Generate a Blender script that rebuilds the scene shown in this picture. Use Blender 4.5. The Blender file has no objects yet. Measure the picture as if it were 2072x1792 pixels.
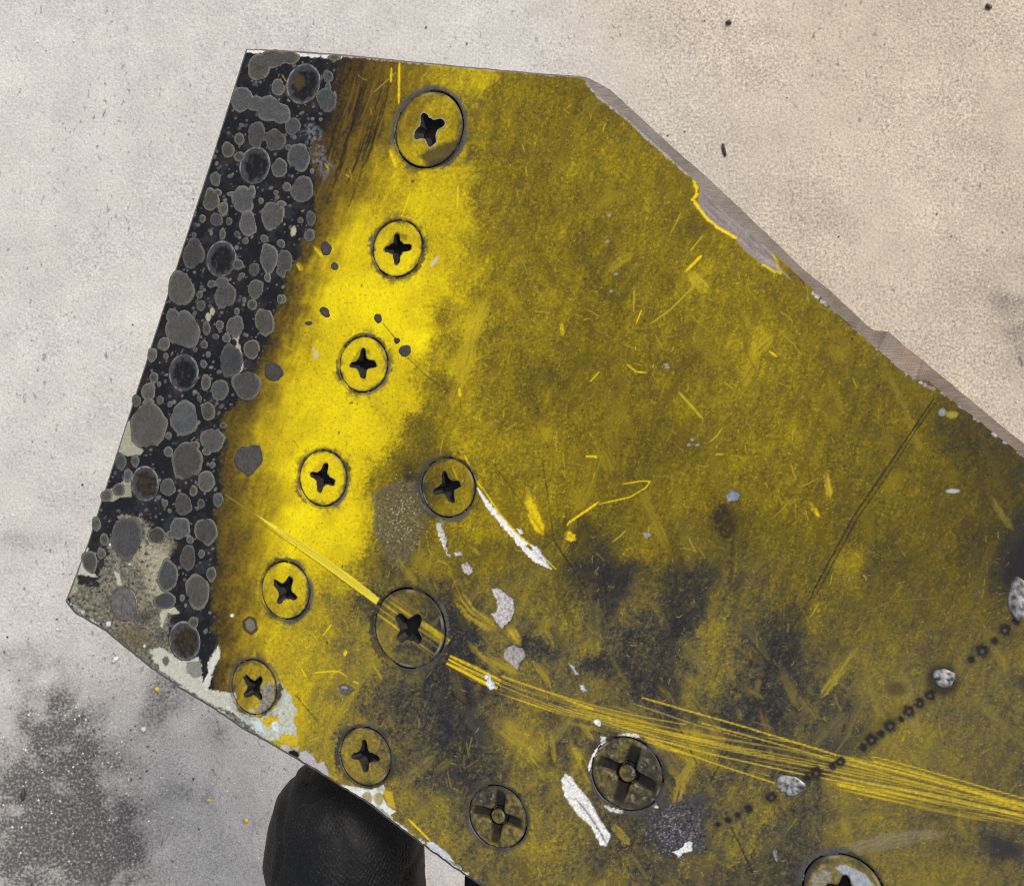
import bpy, math, random
import numpy as np
from mathutils import Vector

sc = bpy.context.scene
COL = sc.collection
rng = np.random.default_rng(7)
random.seed(7)

# ------------------------------------------------------------------ camera, sky, sun, exposure
CAM_H = 0.42                       # lens above the concrete (m)
FPX = 1795.0                       # focal length in units of a 2072 px wide frame
cam_d = bpy.data.cameras.new("camera")
cam = bpy.data.objects.new("camera", cam_d)
COL.objects.link(cam)
cam.location = (0, 0, CAM_H)
cam_d.sensor_width = 36.0
cam_d.lens = FPX / 2072 * 36.0
cam_d.clip_start = 0.005
cam_d.clip_end = 50
cam_d.dof.use_dof = True
cam_d.dof.focus_distance = 0.152
cam_d.dof.aperture_fstop = 80
sc.camera = cam

SUN_AZ, SUN_EL = math.radians(52), math.radians(50)     # from the upper right
world = bpy.data.worlds.new("World")
sc.world = world
world.use_nodes = True
wn = world.node_tree
bg = wn.nodes["Background"]
sky = wn.nodes.new("ShaderNodeTexSky")
sky.sky_type = 'NISHITA'
sky.sun_disc = False
sky.sun_elevation = SUN_EL
sky.sun_rotation = math.radians(90) - SUN_AZ
sky.dust_density = 4.0
sky.ozone_density = 0.6
haze_mix = wn.nodes.new("ShaderNodeHueSaturation")          # thin overcast: the same sky, less blue
haze_mix.inputs["Saturation"].default_value = 0.45
wn.links.new(sky.outputs[0], haze_mix.inputs["Color"])
wn.links.new(haze_mix.outputs[0], bg.inputs[0])
bg.inputs[1].default_value = 0.105
sun_d = bpy.data.lights.new("sun", 'SUN')
sun = bpy.data.objects.new("sun", sun_d)
COL.objects.link(sun)
sun_d.energy = 2.0
sun_d.angle = math.radians(16)
sun_d.color = (1.0, 0.90, 0.76)
sdir = Vector((math.cos(SUN_EL) * math.cos(SUN_AZ), math.cos(SUN_EL) * math.sin(SUN_AZ), math.sin(SUN_EL)))
sun.rotation_euler = sdir.to_track_quat('Z', 'Y').to_euler()
sun.location = (1, 1, 2)
sc.view_settings.view_transform = 'Standard'
sc.view_settings.look = 'None'
sc.view_settings.gamma = 1
sc.view_settings.use_curve_mapping = False
sc.cycles.use_denoising = False
sc.cycles.filter_width = 1.05
sc.view_settings.exposure = 0.58

# ------------------------------------------------------------------ geometry of the panel plane (mm)
TH = math.radians(22)
CT, ST = math.cos(TH), math.sin(TH)
D = 147.0


def loc(px, py, h=0.0):
    """photo position -> position on the panel (mm), h above the painted face"""
    px = np.asarray(px, float); py = np.asarray(py, float)
    u = (px - 1036) / FPX
    v = (896 - py) / FPX
    t = (D * CT - h) / (ST * u + CT)
    return t * u * CT + (D - t) * ST, t * v


def unloc(a, b):
    wx = a * CT; wz = -D + a * ST
    return 1036 + FPX * wx / -wz, 896 - FPX * b / -wz


def zoomer(fx, fy, s):
    def f(pts):
        return [((fx + p[0] / s) / 1.6873, (fy + p[1] / s) / 1.6873) + tuple(p[2:]) for p in pts]
    f.s = s * 1.6873
    return f


ZA, ZB, ZC, ZD = zoomer(700, 100, 2.56), zoomer(500, 700, 2.56), zoomer(200, 1300, 2.56), zoomer(200, 1800, 2.56)
ZE = zoomer(700, 2300, 2.302)
ZM = zoomer(1800, 2300, 2.56)
Z1, Z2, Z3 = zoomer(1012, 169, 2.0474), zoomer(1687, 506, 2.0474), zoomer(844, 1012, 2.0474)
Z4, Z5, Z6, Z7 = zoomer(1687, 1181, 2.0474), zoomer(2484, 1181, 2.0474), zoomer(844, 1856, 2.0474), zoomer(1687, 1856, 2.0474)
Z8 = zoomer(2484, 2000, 1.75)
ZR = zoomer(1800, 200, 2.072)


# ------------------------------------------------------------------ numpy noise
def perlin(x, y, seed=0):
    r = np.random.default_rng(seed + 1000)
    ang = r.random(4096).astype(np.float32) * 2 * np.pi
    gx, gy = np.cos(ang), np.sin(ang)
    xi = np.floor(x).astype(np.int64); yi = np.floor(y).astype(np.int64)
    xf = (x - xi).astype(np.float32); yf = (y - yi).astype(np.float32)

    def g(ix, iy, dx, dy):
        h = (ix * 73856093 ^ iy * 19349663 ^ (seed * 83492791))
        h = (h ^ (h >> 13)) & 4095
        return gx[h] * dx + gy[h] * dy
    u = xf * xf * xf * (xf * (xf * 6 - 15) + 10)
    v = yf * yf * yf * (yf * (yf * 6 - 15) + 10)
    a = g(xi, yi, xf, yf); b = g(xi + 1, yi, xf - 1, yf)
    c = g(xi, yi + 1, xf, yf - 1); d = g(xi + 1, yi + 1, xf - 1, yf - 1)
    return 1.5 * ((a + (b - a) * u) + ((c + (d - c) * u) - (a + (b - a) * u)) * v)


def fbm(x, y, scale, octv=3, seed=0, gain=0.55):
    o = 0; a = 1.0; n = 0
    for k in range(octv):
        o = o + a * perlin(x / scale, y / scale, seed + k * 17)
        n += a; a *= gain; scale /= 2.03
    return o / n


def sstep(a, b, x):
    t = np.clip((x - a) / (b - a), 0, 1)
    return t * t * (3 - 2 * t)


def lin(c):
    c = np.asarray(c, float) / 255.0
    return np.where(c <= 0.04045, c / 12.92, ((c + 0.055) / 1.055) ** 2.4)


GAIN = 1.36


def alb(r, g, b):
    return (lin((r, g, b)) / GAIN).astype(np.float32)


# ------------------------------------------------------------------ raster on the panel plane
H = 0.15
A0, A1, B0, B1 = -101.5, 89.0, -88.0, 78.0
NX, NY = int((A1 - A0) / H) + 1, int((B1 - B0) / H) + 1
ga = (A0 + H * np.arange(NX)).astype(np.float32)
gb = (B0 + H * np.arange(NY)).astype(np.float32)
GA, GB = np.meshgrid(ga, gb)                     # [iy, ix]
PX, PY = unloc(GA.astype(float), GB.astype(float))
PX = PX.astype(np.float32); PY = PY.astype(np.float32)
RGB = np.zeros((NY, NX, 3), np.float32)
ROU = np.full((NY, NX), 0.5, np.float32)
MET = np.zeros((NY, NX), np.float32)
HGT = np.zeros((NY, NX), np.float32)

N_fine = fbm(PX, PY, 7.5, 2, 11)
N_fine2 = perlin(PX / 4.3, PY / 4.3, 12)
N_mid = fbm(PX, PY, 34, 3, 13)
N_big = fbm(PX, PY, 120, 3, 14)
WX = fbm(PX, PY, 60, 3, 15)
WY = fbm(PX, PY, 60, 3, 16)
ridge = np.abs(fbm(PX + 9 * WX, PY + 9 * WY, 13, 2, 18))

# ---- soot film over the yellow paint: how thick it is where (x, y, 0..100)
SOOT = """700 110 62;760 130 55;820 140 45;900 150 30;976 158 22;1050 160 50;1150 180 62;1200 190 62;700 200 60;760 200 48;940 180 32;1000 200 50;1100 200 56;1200 230 60
1000 300 48;1100 300 50;1200 300 46;900 350 24;800 350 25;700 350 35;740 300 36;780 260 40;800 400 25;850 420 14;900 400 18;1000 400 48;1070 390 57;1100 400 62;1150 350 38;1200 350 42;1300 300 46;1300 400 45;1200 400 50;1120 300 56;1400 400 50
1400 450 62;1350 430 50;1300 500 46;1200 500 60;1100 500 46;1000 500 42;1400 500 46;1417 569 36;1500 500 45;1500 600 48;1400 600 42;1300 600 48;1240 580 60;1200 640 56;1100 600 42;1000 600 42;950 560 34;700 450 12;700 500 10;660 500 18;800 560 6;900 500 22;846 577 2;880 570 12;760 600 3
1100 700 45;1200 700 60;1300 700 52;1400 740 64;1360 700 50;1500 700 40;1530 690 36;1580 700 42;1600 600 50;1100 760 70;1080 800 60;1000 700 45;1200 800 56;1300 800 54;1400 800 45;1500 800 42;1000 900 38;1100 900 40;1200 900 52;1300 900 68;1350 880 68;1400 900 60;1500 900 48;1600 900 48;1100 1000 42;1200 1000 52;1280 990 65;1300 1010 52;1400 1000 48;1480 1050 76;1520 1000 58;1600 1000 50;1100 1100 55;1180 1095 76;1200 1160 94;1250 1180 94;1300 1100 50;1400 1100 58;1390 1180 88;1430 1190 86;1500 1130 65;1600 1100 60
520 620 32;600 650 22;700 620 6;800 620 4;850 640 3;850 690 0;885 640 42;900 700 38;950 650 26;930 740 28;985 740 45;1000 640 38;1050 640 45;600 750 12;680 800 8;800 760 12;800 810 16;850 760 28;900 780 52;950 800 36;1000 800 42;1050 800 52;600 850 8;700 850 6;750 880 8;800 860 25;850 880 66;850 930 72;900 880 38;950 880 36;1050 900 40;600 950 4;700 950 8;780 970 42;828 970 86;550 1000 22;600 1050 2;700 1050 6;950 1050 38;1000 1000 40;1040 1060 44
520 1130 22;560 1120 5;650 1110 6;700 1110 8;600 1170 16;700 1170 26;750 1150 58;800 1140 74;850 1130 50;900 1130 50;950 1150 62;1000 1150 55;1050 1150 58;550 1280 24;600 1280 28;650 1250 36;700 1230 56;740 1220 78;700 1300 58;720 1330 62;600 1350 28;650 1350 38;700 1350 52;750 1330 48;800 1370 74;830 1210 66;880 1220 82;920 1250 92;950 1300 92;1000 1250 62;900 1380 88;950 1400 92;900 1330 88;1000 1390 80;1050 1350 62;1000 1300 62;790 1300 62;840 1320 78;600 1420 24;580 1470 24;650 1420 38;650 1480 42;700 1420 62;750 1430 76;800 1430 82;850 1430 82;900 1450 90;950 1470 90;1000 1450 72;1050 1470 60;1080 1500 52;800 1480 74;820 1540 74;850 1570 74;900 1560 84;950 1560 88;1000 1560 80;680 1540 45;800 1600 62;740 1600 52;740 1480 58
1050 1200 62;1100 1250 58;1050 1300 84;1100 1300 86;1150 1250 60;1200 1210 78;1230 1210 92;1270 1230 62;1300 1200 68;1400 1180 86;1300 1250 76;1300 1300 84;1250 1350 84;1200 1350 86;1180 1310 62;1350 1300 88;1380 1250 92;1410 1320 66;1450 1280 58;1450 1200 58;1500 1200 70;1550 1150 60;1600 1200 60;1550 1300 84;1600 1330 88;1400 1400 66;1440 1380 62;1350 1400 90;1300 1400 88;1500 1400 80;1540 1430 88;1570 1420 92;1250 1400 72;1200 1390 62;1300 1450 60;1350 1450 86;1450 1450 82;1500 1470 86;1550 1500 86;1410 1510 44;1150 1450 76;1050 1450 60;1050 1520 58;1080 1570 60;1120 1520 80;1150 1560 65;1100 1600 72;1350 1550 82;1400 1570 76
1500 720 40;1540 700 36;1600 720 45;1650 700 55;1700 700 55;1600 800 48;1550 850 45;1500 880 52;1600 880 45;1650 850 50;1700 800 60;1750 850 64;1700 900 60;1800 850 57;1750 950 66;1800 950 60;1850 900 64;1900 850 74;1950 900 78;2000 900 78;2050 950 78;2000 1000 74;1900 950 70;1900 1000 68;1850 1000 62;1600 950 48;1550 1000 50;1650 1000 58;1700 1000 66;1750 1050 64;1650 1080 58;1550 1080 60;1800 1050 60;1850 1080 60;1950 1050 68;2000 1100 80;2050 1130 96;2060 1100 94;1900 1100 64;1800 1130 68;1770 1150 74;1850 1150 67;1720 1150 42;1650 1170 62;1550 1180 62
1500 1200 72;1550 1220 70;1600 1220 80;1600 1270 87;1560 1290 87;1550 1320 92;1650 1250 57;1700 1250 67;1650 1320 72;1700 1350 70;1680 1400 82;1650 1420 77;1600 1420 80;1700 1440 82;1750 1300 62;1800 1250 67;1800 1200 67;1850 1220 66;1900 1200 67;1900 1280 68;1950 1250 64;1900 1330 74;1800 1330 62;1780 1400 62;1850 1430 62;1900 1450 68;1950 1350 66;2000 1350 70;2050 1300 68;2000 1450 70;2050 1450 72;1950 1500 68;1900 1550 64;1850 1500 58;1800 1500 60;2000 1550 70;2050 1550 74;1600 1500 72;1700 1480 84;1640 1570 87;1500 1600 67;1550 1640 62;1600 1680 80;1650 1620 77;1700 1600 57;1750 1650 60;1700 1700 62;1650 1720 80;1500 1700 64;1550 1750 80;1600 1740 82;1800 1650 64;1850 1660 70;1900 1650 68;1950 1690 74;2050 1680 74;2030 1710 90;1800 1720 60;1850 1750 60;1950 1780 62;2050 1780 70;1480 1780 77;1690 740 56;1760 760 62;1830 800 66;1640 640 50
1100 1650 62;1080 1720 55;1150 1720 62;1200 1740 78;1250 1700 82;1350 1700 88;1400 1730 72;1450 1650 72;1400 1620 77;1250 1770 67;1300 1760 77;1200 1790 62;880 1650 60;900 1720 60;950 1750 67;1000 1780 70;1050 1790 66;930 1640 72;2250 1300 72;2250 1700 75;1800 1950 66;1300 1900 72;2200 1950 72"""
pts = np.array([[float(q) for q in s.split()] for s in SOOT.replace("\n", ";").split(";") if s.strip()])
cx = np.arange(100, 2440, 12.0); cy = np.arange(60, 2090, 12.0)
CX, CY = np.meshgrid(cx, cy)
num = np.zeros_like(CX); den = np.zeros_like(CX)
for x, y, s in pts:
    d2 = (CX - x) ** 2 + (CY - y) ** 2
    w = 1.0 / (d2 + 350.0) ** 2.2
    num += w * s; den += w
SG = (num / den / 100.0).astype(np.float32)


def bil(grid, fx, fy):
    fx = np.clip(fx, 0, grid.shape[1] - 1.001); fy = np.clip(fy, 0, grid.shape[0] - 1.001)
    ix = fx.astype(int); iy = fy.astype(int); tx = fx - ix; ty = fy - iy
    if grid.ndim == 3:
        tx = tx[..., None]; ty = ty[..., None]
    return (grid[iy, ix] * (1 - tx) + grid[iy, ix + 1] * tx) * (1 - ty) + (grid[iy + 1, ix] * (1 - tx) + grid[iy + 1, ix + 1] * tx) * ty


base = bil(SG, (PX + 24 * WX + 7 * N_fine - 100) / 12, (PY + 24 * WY + 7 * N_fine2 - 60) / 12)
dirty = sstep(0.02, 0.4, base)
base = base + .05 * (1 - dirty) * sstep(-.1, .4, fbm(PX, PY, 90, 3, 28)) - .03 * dirty * sstep(1150, 950, PY) * sstep(1800, 1500, PX) - .04 * sstep(1550, 1800, PX) * sstep(1100, 1300, PY)  # last term paints the lower-right sheen in as a lighter film
even = sstep(1120, 960, PY) * sstep(.3, .4, base) * sstep(.78, .66, base)
base = base - .5 * even * (base - .495)
wipe = fbm(PX * 0.93 + PY * 0.37, (PY * 0.93 - PX * 0.37) * 0.28, 17, 2, 21)      # rubbed streaks along the part
S = base + (0.03 + 0.09 * dirty) * N_mid + 0.05 * dirty * N_big + (0.05 + 0.085 * dirty) * N_fine + (0.02 + 0.05 * dirty) * N_fine2 + 0.10 * dirty * wipe
S += .10 * dirty * sstep(.5, .75, base) * fbm(PX, PY, 15, 3, 29)
S -= (0.20 * dirty) * sstep(0.035, 0.0, ridge) * sstep(-0.2, 0.3, N_mid + 0.2)
S += 0.14 * sstep(0.42, 0.75, perlin(PX / 5.5, PY / 5.5, 23))                      # dark pinholes
S += .35 * sstep(1100, 1250, PY) * sstep(1750, 1550, PX) * sstep(.45, .6, base) * (S - .73)       # crisper wiped edges low on the part
S = np.clip(S, 0, 1.05)
RAMP1 = [(0, 252, 234, 0), (.1, 233, 209, 8), (.25, 188, 166, 16), (.4, 147, 129, 20), (.5, 124, 108, 21), (.6, 104, 90, 22), (.7, 88, 77, 24), (.8, 73, 65, 32), (.9, 60, 56, 42), (1.05, 46, 45, 44)]
RAMP2 = [(0, 252, 234, 0), (.1, 231, 209, 12), (.25, 192, 169, 24), (.4, 157, 140, 42), (.5, 138, 123, 50), (.6, 119, 107, 56), (.7, 99, 91, 58), (.8, 80, 75, 58), (.9, 61, 59, 55), (1.05, 41, 41, 45)]
ash_sheen = sstep(-60, 260, PY - 1080 + 60 * N_big) * (1 - .5 * sstep(1500, 1650, PX) * sstep(1400, 1250, PY))       # greyer soot low on the part, plus the lower-right sheen painted in
for k in range(3):
    v1 = np.interp(S, [r[0] for r in RAMP1], [alb(*r[1:])[k] * (1.12 if r[0] == 0 else 1) for r in RAMP1])
    v2 = np.interp(S, [r[0] for r in RAMP2], [alb(*r[1:])[k] * (1.12 if r[0] == 0 else 1) for r in RAMP2])
    RGB[..., k] = v1 * (1 - ash_sheen) + v2 * ash_sheen
ROU[:] = 0.44 + 0.14 * N_mid + 0.10 * N_big - 0.03 * S
HGT += 0.004 * N_fine


# ---- painting helpers (everything below is worn into, burnt onto or chipped out of the face)
def sl(x0, y0, x1, y1):
    la, lb = loc(np.array([x0, x1, x0, x1]), np.array([y0, y0, y1, y1]))
    i0 = max(0, int((la.min() - A0) / H) - 1); i1 = min(NX, int((la.max() - A0) / H) + 2)
    j0 = max(0, int((lb.min() - B0) / H) - 1); j1 = min(NY, int((lb.max() - B0) / H) + 2)
    return slice(j0, max(j1, j0)), slice(i0, max(i1, i0))


def blend(q, m, col, rough=None, metal=None, dz=0.0, vary=0.0):
    m = np.clip(m, 0, 1)
    c = np.asarray(col, np.float32)[None, None, :]
    if vary:
        c = c * (1 + vary * (1.2 * N_fine[q] + 0.8 * N_fine2[q]))[..., None]
    RGB[q] = RGB[q] * (1 - m[..., None]) + np.clip(c, 0, 1) * m[..., None]
    if rough is not None:
        ROU[q] = ROU[q] * (1 - m) + rough * m
    if metal is not None:
        MET[q] = MET[q] * (1 - m) + metal * m
    if dz:
        HGT[q] += dz * m


def seg_dist(x, y, pts):
    """distance to a polyline and the position along it (0..1)"""
    pts = np.asarray(pts, float)
    ln = np.hypot(*(pts[1:] - pts[:-1]).T); tot = max(ln.sum(), 1e-6); acc = 0
    best = np.full(x.shape, 1e9); along = np.zeros(x.shape); side = np.zeros(x.shape)
    for (p, q), L in zip(zip(pts[:-1], pts[1:]), ln):
        dx, dy = q - p
        t = np.clip(((x - p[0]) * dx + (y - p[1]) * dy) / (L * L + 1e-9), 0, 1)
        ex = x - (p[0] + t * dx); ey = y - (p[1] + t * dy)
        d = np.hypot(ex, ey)
        m = d < best
        best = np.where(m, d, best); along = np.where(m, (acc + t * L) / tot, along)
        side = np.where(m, np.sign(dx * ey - dy * ex) * d, side)
        acc += L
    return best, along, side


def stroke(pts, w, col, a=1.0, rough=0.5, metal=0.0, dz=-0.02, soft=1.2, taper=True, rag=0.5, vary=0.15, brush=True):
    xs = [p[0] for p in pts]; ys = [p[1] for p in pts]
    q = sl(min(xs) - w - 6, min(ys) - w - 6, max(xs) + w + 6, max(ys) + w + 6)
    if PX[q].size == 0:
        return
    d, t, s = seg_dist(PX[q], PY[q], pts)
    ww = 0.5 * w * (np.clip(np.minimum(t, 1 - t) * 6 + 0.25, 0, 1) if taper else 1.0) * (1 + rag * N_fine[q] * 1.6)
    m = a * sstep(ww + soft, ww - soft * 0.4, d)
    if w > 5 and brush:
        Ls = math.hypot(xs[-1] - xs[0], ys[-1] - ys[0])
        m = m * np.clip(.72 + .9 * perlin(s / 4.6 + xs[0], t * Ls / 60.0 + ys[0], 55) + .5 * N_fine[q], 0, 1) * (sstep(-.02, .3, t) * .6 + .4)
    blend(q, m, col, rough, metal, dz, vary)


def inpoly(x, y, pts):
    pts = np.asarray(pts, float); c = np.zeros(x.shape, bool)
    for (x0, y0), (x1, y1) in zip(pts, np.roll(pts, -1, 0)):
        if y0 == y1:
            continue
        c ^= ((y0 > y) != (y1 > y)) & (x < (x1 - x0) * (y - y0) / (y1 - y0) + x0)
    return c


def poly(pts, col, a=1.0, rough=0.5, metal=0.0, dz=0.0, soft=1.5, warp=3.0, vary=0.15, rim=None, tex=None):
    xs = [p[0] for p in pts]; ys = [p[1] for p in pts]
    mg = 14 + soft + 1.8 * warp
    q = sl(min(xs) - mg, min(ys) - mg, max(xs) + mg, max(ys) + mg)
    x = PX[q] + warp * (N_fine[q] + WX[q]); y = PY[q] + warp * (N_fine2[q] * 0.5 + WY[q])
    d, t, s = seg_dist(x, y, list(pts) + [pts[0]])
    sd = np.where(inpoly(x, y, pts), -d, d)
    m = a * sstep(soft, -soft, sd)
    if tex is not None:
        m = m * np.clip(tex(q), 0, 1)
    if rim is not None:
        blend(q, sstep(rim[1] + 1, rim[1] - 1, np.abs(sd + rim[1] * 0.3)) * 0.9, rim[0], 0.5, 0.0, 0, 0.1)
        m = m * sstep(0, -2, sd + rim[1])
    blend(q, m, col, rough, metal, dz, vary)


def spot(x, y, rx, ry, col, a=1.0, rough=0.5, metal=0.0, dz=0.0, rot=0.0, hard=0.25, warp=0.25, vary=0.15):
    r = max(rx, ry) * 1.6 + 4
    q = sl(x - r, y - r, x + r, y + r)
    if PX[q].size == 0:
        return
    c, s_ = math.cos(math.radians(rot)), math.sin(math.radians(rot))
    dx = PX[q] - x; dy = PY[q] - y
    e = np.hypot((dx * c + dy * s_) / rx, (-dx * s_ + dy * c) / ry) + warp * (N_fine[q] + 0.6 * WX[q])
    blend(q, a * sstep(1 + hard, 1 - hard, e), col, rough, metal, dz, vary)


YEL = alb(246, 214, 10); YEL2 = alb(212, 186, 40); YEL3 = alb(158, 138, 48)
MTL = alb(186, 182, 184); MTLD = alb(112, 110, 118); WHT = alb(226, 230, 232); PALE = alb(202, 205, 192); PALE2 = alb(172, 172, 152)
BLK = alb(26, 27, 33); GRY = alb(62, 61, 66); BRN = alb(74, 54, 22); BRN2 = alb(48, 36, 22)
SOOTC = alb(50, 50, 56)

# ---- heat: brown scorch fading into the yellow, then the charred black strip along the left edge
char_pts = [(690, 60), (688, 120), (684, 215), (655, 255), (632, 330), (640, 400), (615, 500), (590, 545), (574, 600), (556, 645), (535, 720), (498, 810), (455, 835), (446, 900), (440, 1000), (437, 1060), (436, 1180), (440, 1260), (432, 1330), (428, 1400), (420, 1520)]
scor_pts = [(815, 60), (812, 130), (800, 200), (752, 300), (712, 400), (655, 490), (622, 560), (592, 650), (566, 730), (545, 800), (528, 870), (516, 950), (522, 1050), (516, 1150), (494, 1250), (480, 1350), (470, 1520)]
cyv = np.array([p[1] for p in char_pts]); cxv = np.array([p[0] for p in char_pts])
syv = np.array([p[1] for p in scor_pts]); sxv = np.array([p[0] for p in scor_pts])
xc = np.interp(PY, cyv, cxv) + 24 * WX + 12 * N_mid + 8 * N_fine
xs_ = np.interp(PY, syv, sxv) + 22 + 30 * WX + 16 * N_mid + 26 * wipe
q = (slice(None), slice(None))
tt = (PX - xc) / np.maximum(xs_ - xc, 12)
m = sstep(1.75, 0.15, tt)
brown_tone = np.clip(0.95 - 0.62 * tt + 0.25 * N_fine + 0.25 * wipe, 0, 1)[..., None]
mixc = alb(128, 97, 20) * (1 - brown_tone) + alb(44, 34, 24) * brown_tone
RGB[:] = RGB * (1 - 0.92 * m[..., None]) + mixc * 0.92 * m[..., None]
mc = sstep(6, -9, PX - xc)
charcol = alb(24, 26, 31) * (1 + 0.25 * N_fine[..., None] + 0.25 * N_mid[..., None])
charcol = charcol + np.array([0.010, 0.004, 0.0], np.float32) * sstep(0.05, 0.4, N_mid)[..., None]
RGB[:] = RGB * (1 - mc[..., None]) + np.clip(charcol, 0.004, 1) * mc[..., None]
ROU[:] = ROU * (1 - mc) + (0.42 + 0.1 * N_mid) * mc
film = mc * sstep(.02, .45, fbm(PX, PY, 45, 3, 27) + .3 * N_fine) * .5
RGB[:] = RGB * (1 - film[..., None]) + alb(60, 61, 66) * film[..., None]
# countless pinprick blisters in the char
for k in range(900):
    y = rng.uniform(110, 1330); x0 = 500 - (y - 101) * 0.321; x1 = np.interp(y, cyv, cxv)
    x = rng.uniform(x0, x1 - 4); r = rng.choice([1.3, 1.8, 2.4, 3.2, 4.2], p=[.3, .3, .2, .14, .06])
    spot(x, y, r, r * rng.uniform(.9, 1.5), alb(*(np.array([98, 98, 100]) + rng.uniform(-22, 30))), a=0.9, rough=.5, dz=0.03, rot=rng.uniform(0, 90), warp=0.1, vary=0)
# vertical wipe marks in the brown scorch at the top
for k in range(70):
    x = rng.uniform(690, 800); y = rng.uniform(120, 330); L = rng.uniform(30, 110)
    x -= max(0, (y - 200) * 0.5)
    stroke([(x, y), (x - L * .12, y + L * .5), (x - L * .32, y + L)], rng.uniform(1, 4), alb(38, 28, 18) if rng.random() < .6 else alb(124, 98, 30), a=rng.uniform(.3, .7), dz=0, soft=2)

# ---- the pale, primer-bare corner at the lower left
def t_pale(q):
    return sstep(-0.25, 0.25, 0.25 + N_mid[q] * 1.1 + 0.5 * N_fine[q])
poly([(150, 1175), (168, 1185), (200, 1190), (240, 1040), (280, 1050), (330, 1090), (345, 1120), (325, 1180), (330, 1230), (350, 1260), (345, 1290), (350, 1330), (420, 1400), (470, 1420), (600, 1560), (300, 1380), (135, 1240)], alb(114, 113, 100), rough=.5, warp=10, vary=.8, dz=-.03)
poly([(140, 1190), (250, 1170), (340, 1230), (345, 1300), (300, 1330), (140, 1225)], alb(140, 134, 112), a=.75, warp=8, vary=.4, soft=6, tex=lambda q: sstep(.0, .4, N_mid[q] + .7 * N_fine[q]))
poly([(200, 1190), (330, 1240), (345, 1310), (260, 1290)], alb(48, 47, 50), a=.7, warp=8, vary=.4, soft=6, tex=lambda q: sstep(.0, .4, .9 * N_fine[q] - N_mid[q]))
poly([(255, 1045), (300, 1065), (352, 1095), (330, 1170), (338, 1235), (310, 1225), (275, 1130), (235, 1100)], alb(158, 150, 126), a=.85, warp=12, vary=.4, soft=10, tex=t_pale)
poly([(300, 1105), (345, 1120), (330, 1170), (345, 1240), (315, 1215), (300, 1160)], alb(178, 174, 150), a=.75, warp=9, vary=.3, soft=12, tex=t_pale)
poly(ZC([(620, 340), (700, 300), (640, 520), (740, 600), (720, 640), (600, 660), (520, 620), (560, 450)]), PALE2, warp=3, vary=.2)
poly(ZC([(200, 1470), (260, 1460), (240, 1600), (320, 1680), (350, 1720), (200, 1690), (140, 1700), (160, 1600)]), PALE, a=.9, warp=3, vary=.2)
poly(ZC([(590, 860), (640, 870), (640, 1010), (540, 1020), (470, 1060), (400, 1040), (440, 960), (540, 900)]), PALE2, a=.85, warp=4, vary=.2)
poly(ZD([(480, 380), (530, 400), (555, 520), (520, 500)]), PALE, a=.9, warp=2)
poly(ZD([(790, 1060), (880, 1040), (1000, 1120), (1060, 1160), (1210, 1130), (1250, 1200), (1260, 1390), (1340, 1420), (1560, 1440), (1560, 1640), (1300, 1530), (900, 1260)]), PALE, warp=5, vary=.16, dz=-.03)
poly(ZD([(1400, 1020), (1410, 1130), (1330, 1290), (1345, 1300), (1300, 1430), (1240, 1400), (1310, 1260), (1300, 1190)]), alb(216, 222, 212), warp=3, vary=.15)
poly(ZD([(1110, 1170), (1240, 1160), (1255, 1290), (1180, 1310), (1120, 1260)]), alb(120, 124, 112), a=.8, warp=4, vary=.3)
spot(*ZD([(936, 1165)])[0], 7, 9, alb(104, 104, 88))
poly(ZD([(890, 740), (1010, 690), (1060, 750), (1000, 760), (950, 740), (910, 880), (890, 860)]), alb(196, 194, 170), warp=3, vary=.2)
poly(ZD([(640, 850), (760, 900), (840, 1040), (760, 1110), (600, 1020), (480, 930)]), alb(110, 100, 74), a=.7, warp=6, vary=.5, soft=6)
poly(ZD([(130, 400), (180, 400), (170, 560), (90, 600)]), PALE2, a=.8, warp=4, vary=.3)
for (x, y, r) in ZD([(75, 655, 14), (435, 840, 22), (405, 885, 12), (750, 1035, 12), (1485, 1575, 16), (1515, 770, 16), (450, 150, 12), (620, 320, 9)]):
    spot(x, y, r / 4.3, r / 4.3, WHT, rough=.4)
stroke(ZC([(540, 1390), (600, 1490)]), 2, alb(170, 168, 150), dz=0)
for k in range(16):
    x, y = rng.uniform(225, 285), rng.uniform(1090, 1150)
    stroke([(x, y), (x + 9, y + 15)], 1.3, alb(168, 164, 150), a=.8, dz=0)
# crust at the char boundary high up
poly(ZA([(870, 850), (960, 830), (1050, 930), (1060, 1090), (1130, 1180), (1060, 1330), (960, 1200), (900, 1040)]), alb(112, 112, 122), a=.75, warp=8, vary=.5, soft=6, tex=lambda q: sstep(-.2, .35, N_fine[q] + .6 * N_mid[q] + .1))
for (x, y) in ZB([(1280, 240), (1290, 215), (790, 1150), (800, 1250), (830, 1400), (540, 980), (575, 930)]):
    spot(x, y, 5, 8, alb(190, 188, 160), a=.9, warp=.5)
stroke(ZB([(785, 1120), (800, 1230), (830, 1300), (835, 1440), (800, 1475)]), 2.5, alb(182, 180, 160), rag=1.2)

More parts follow.
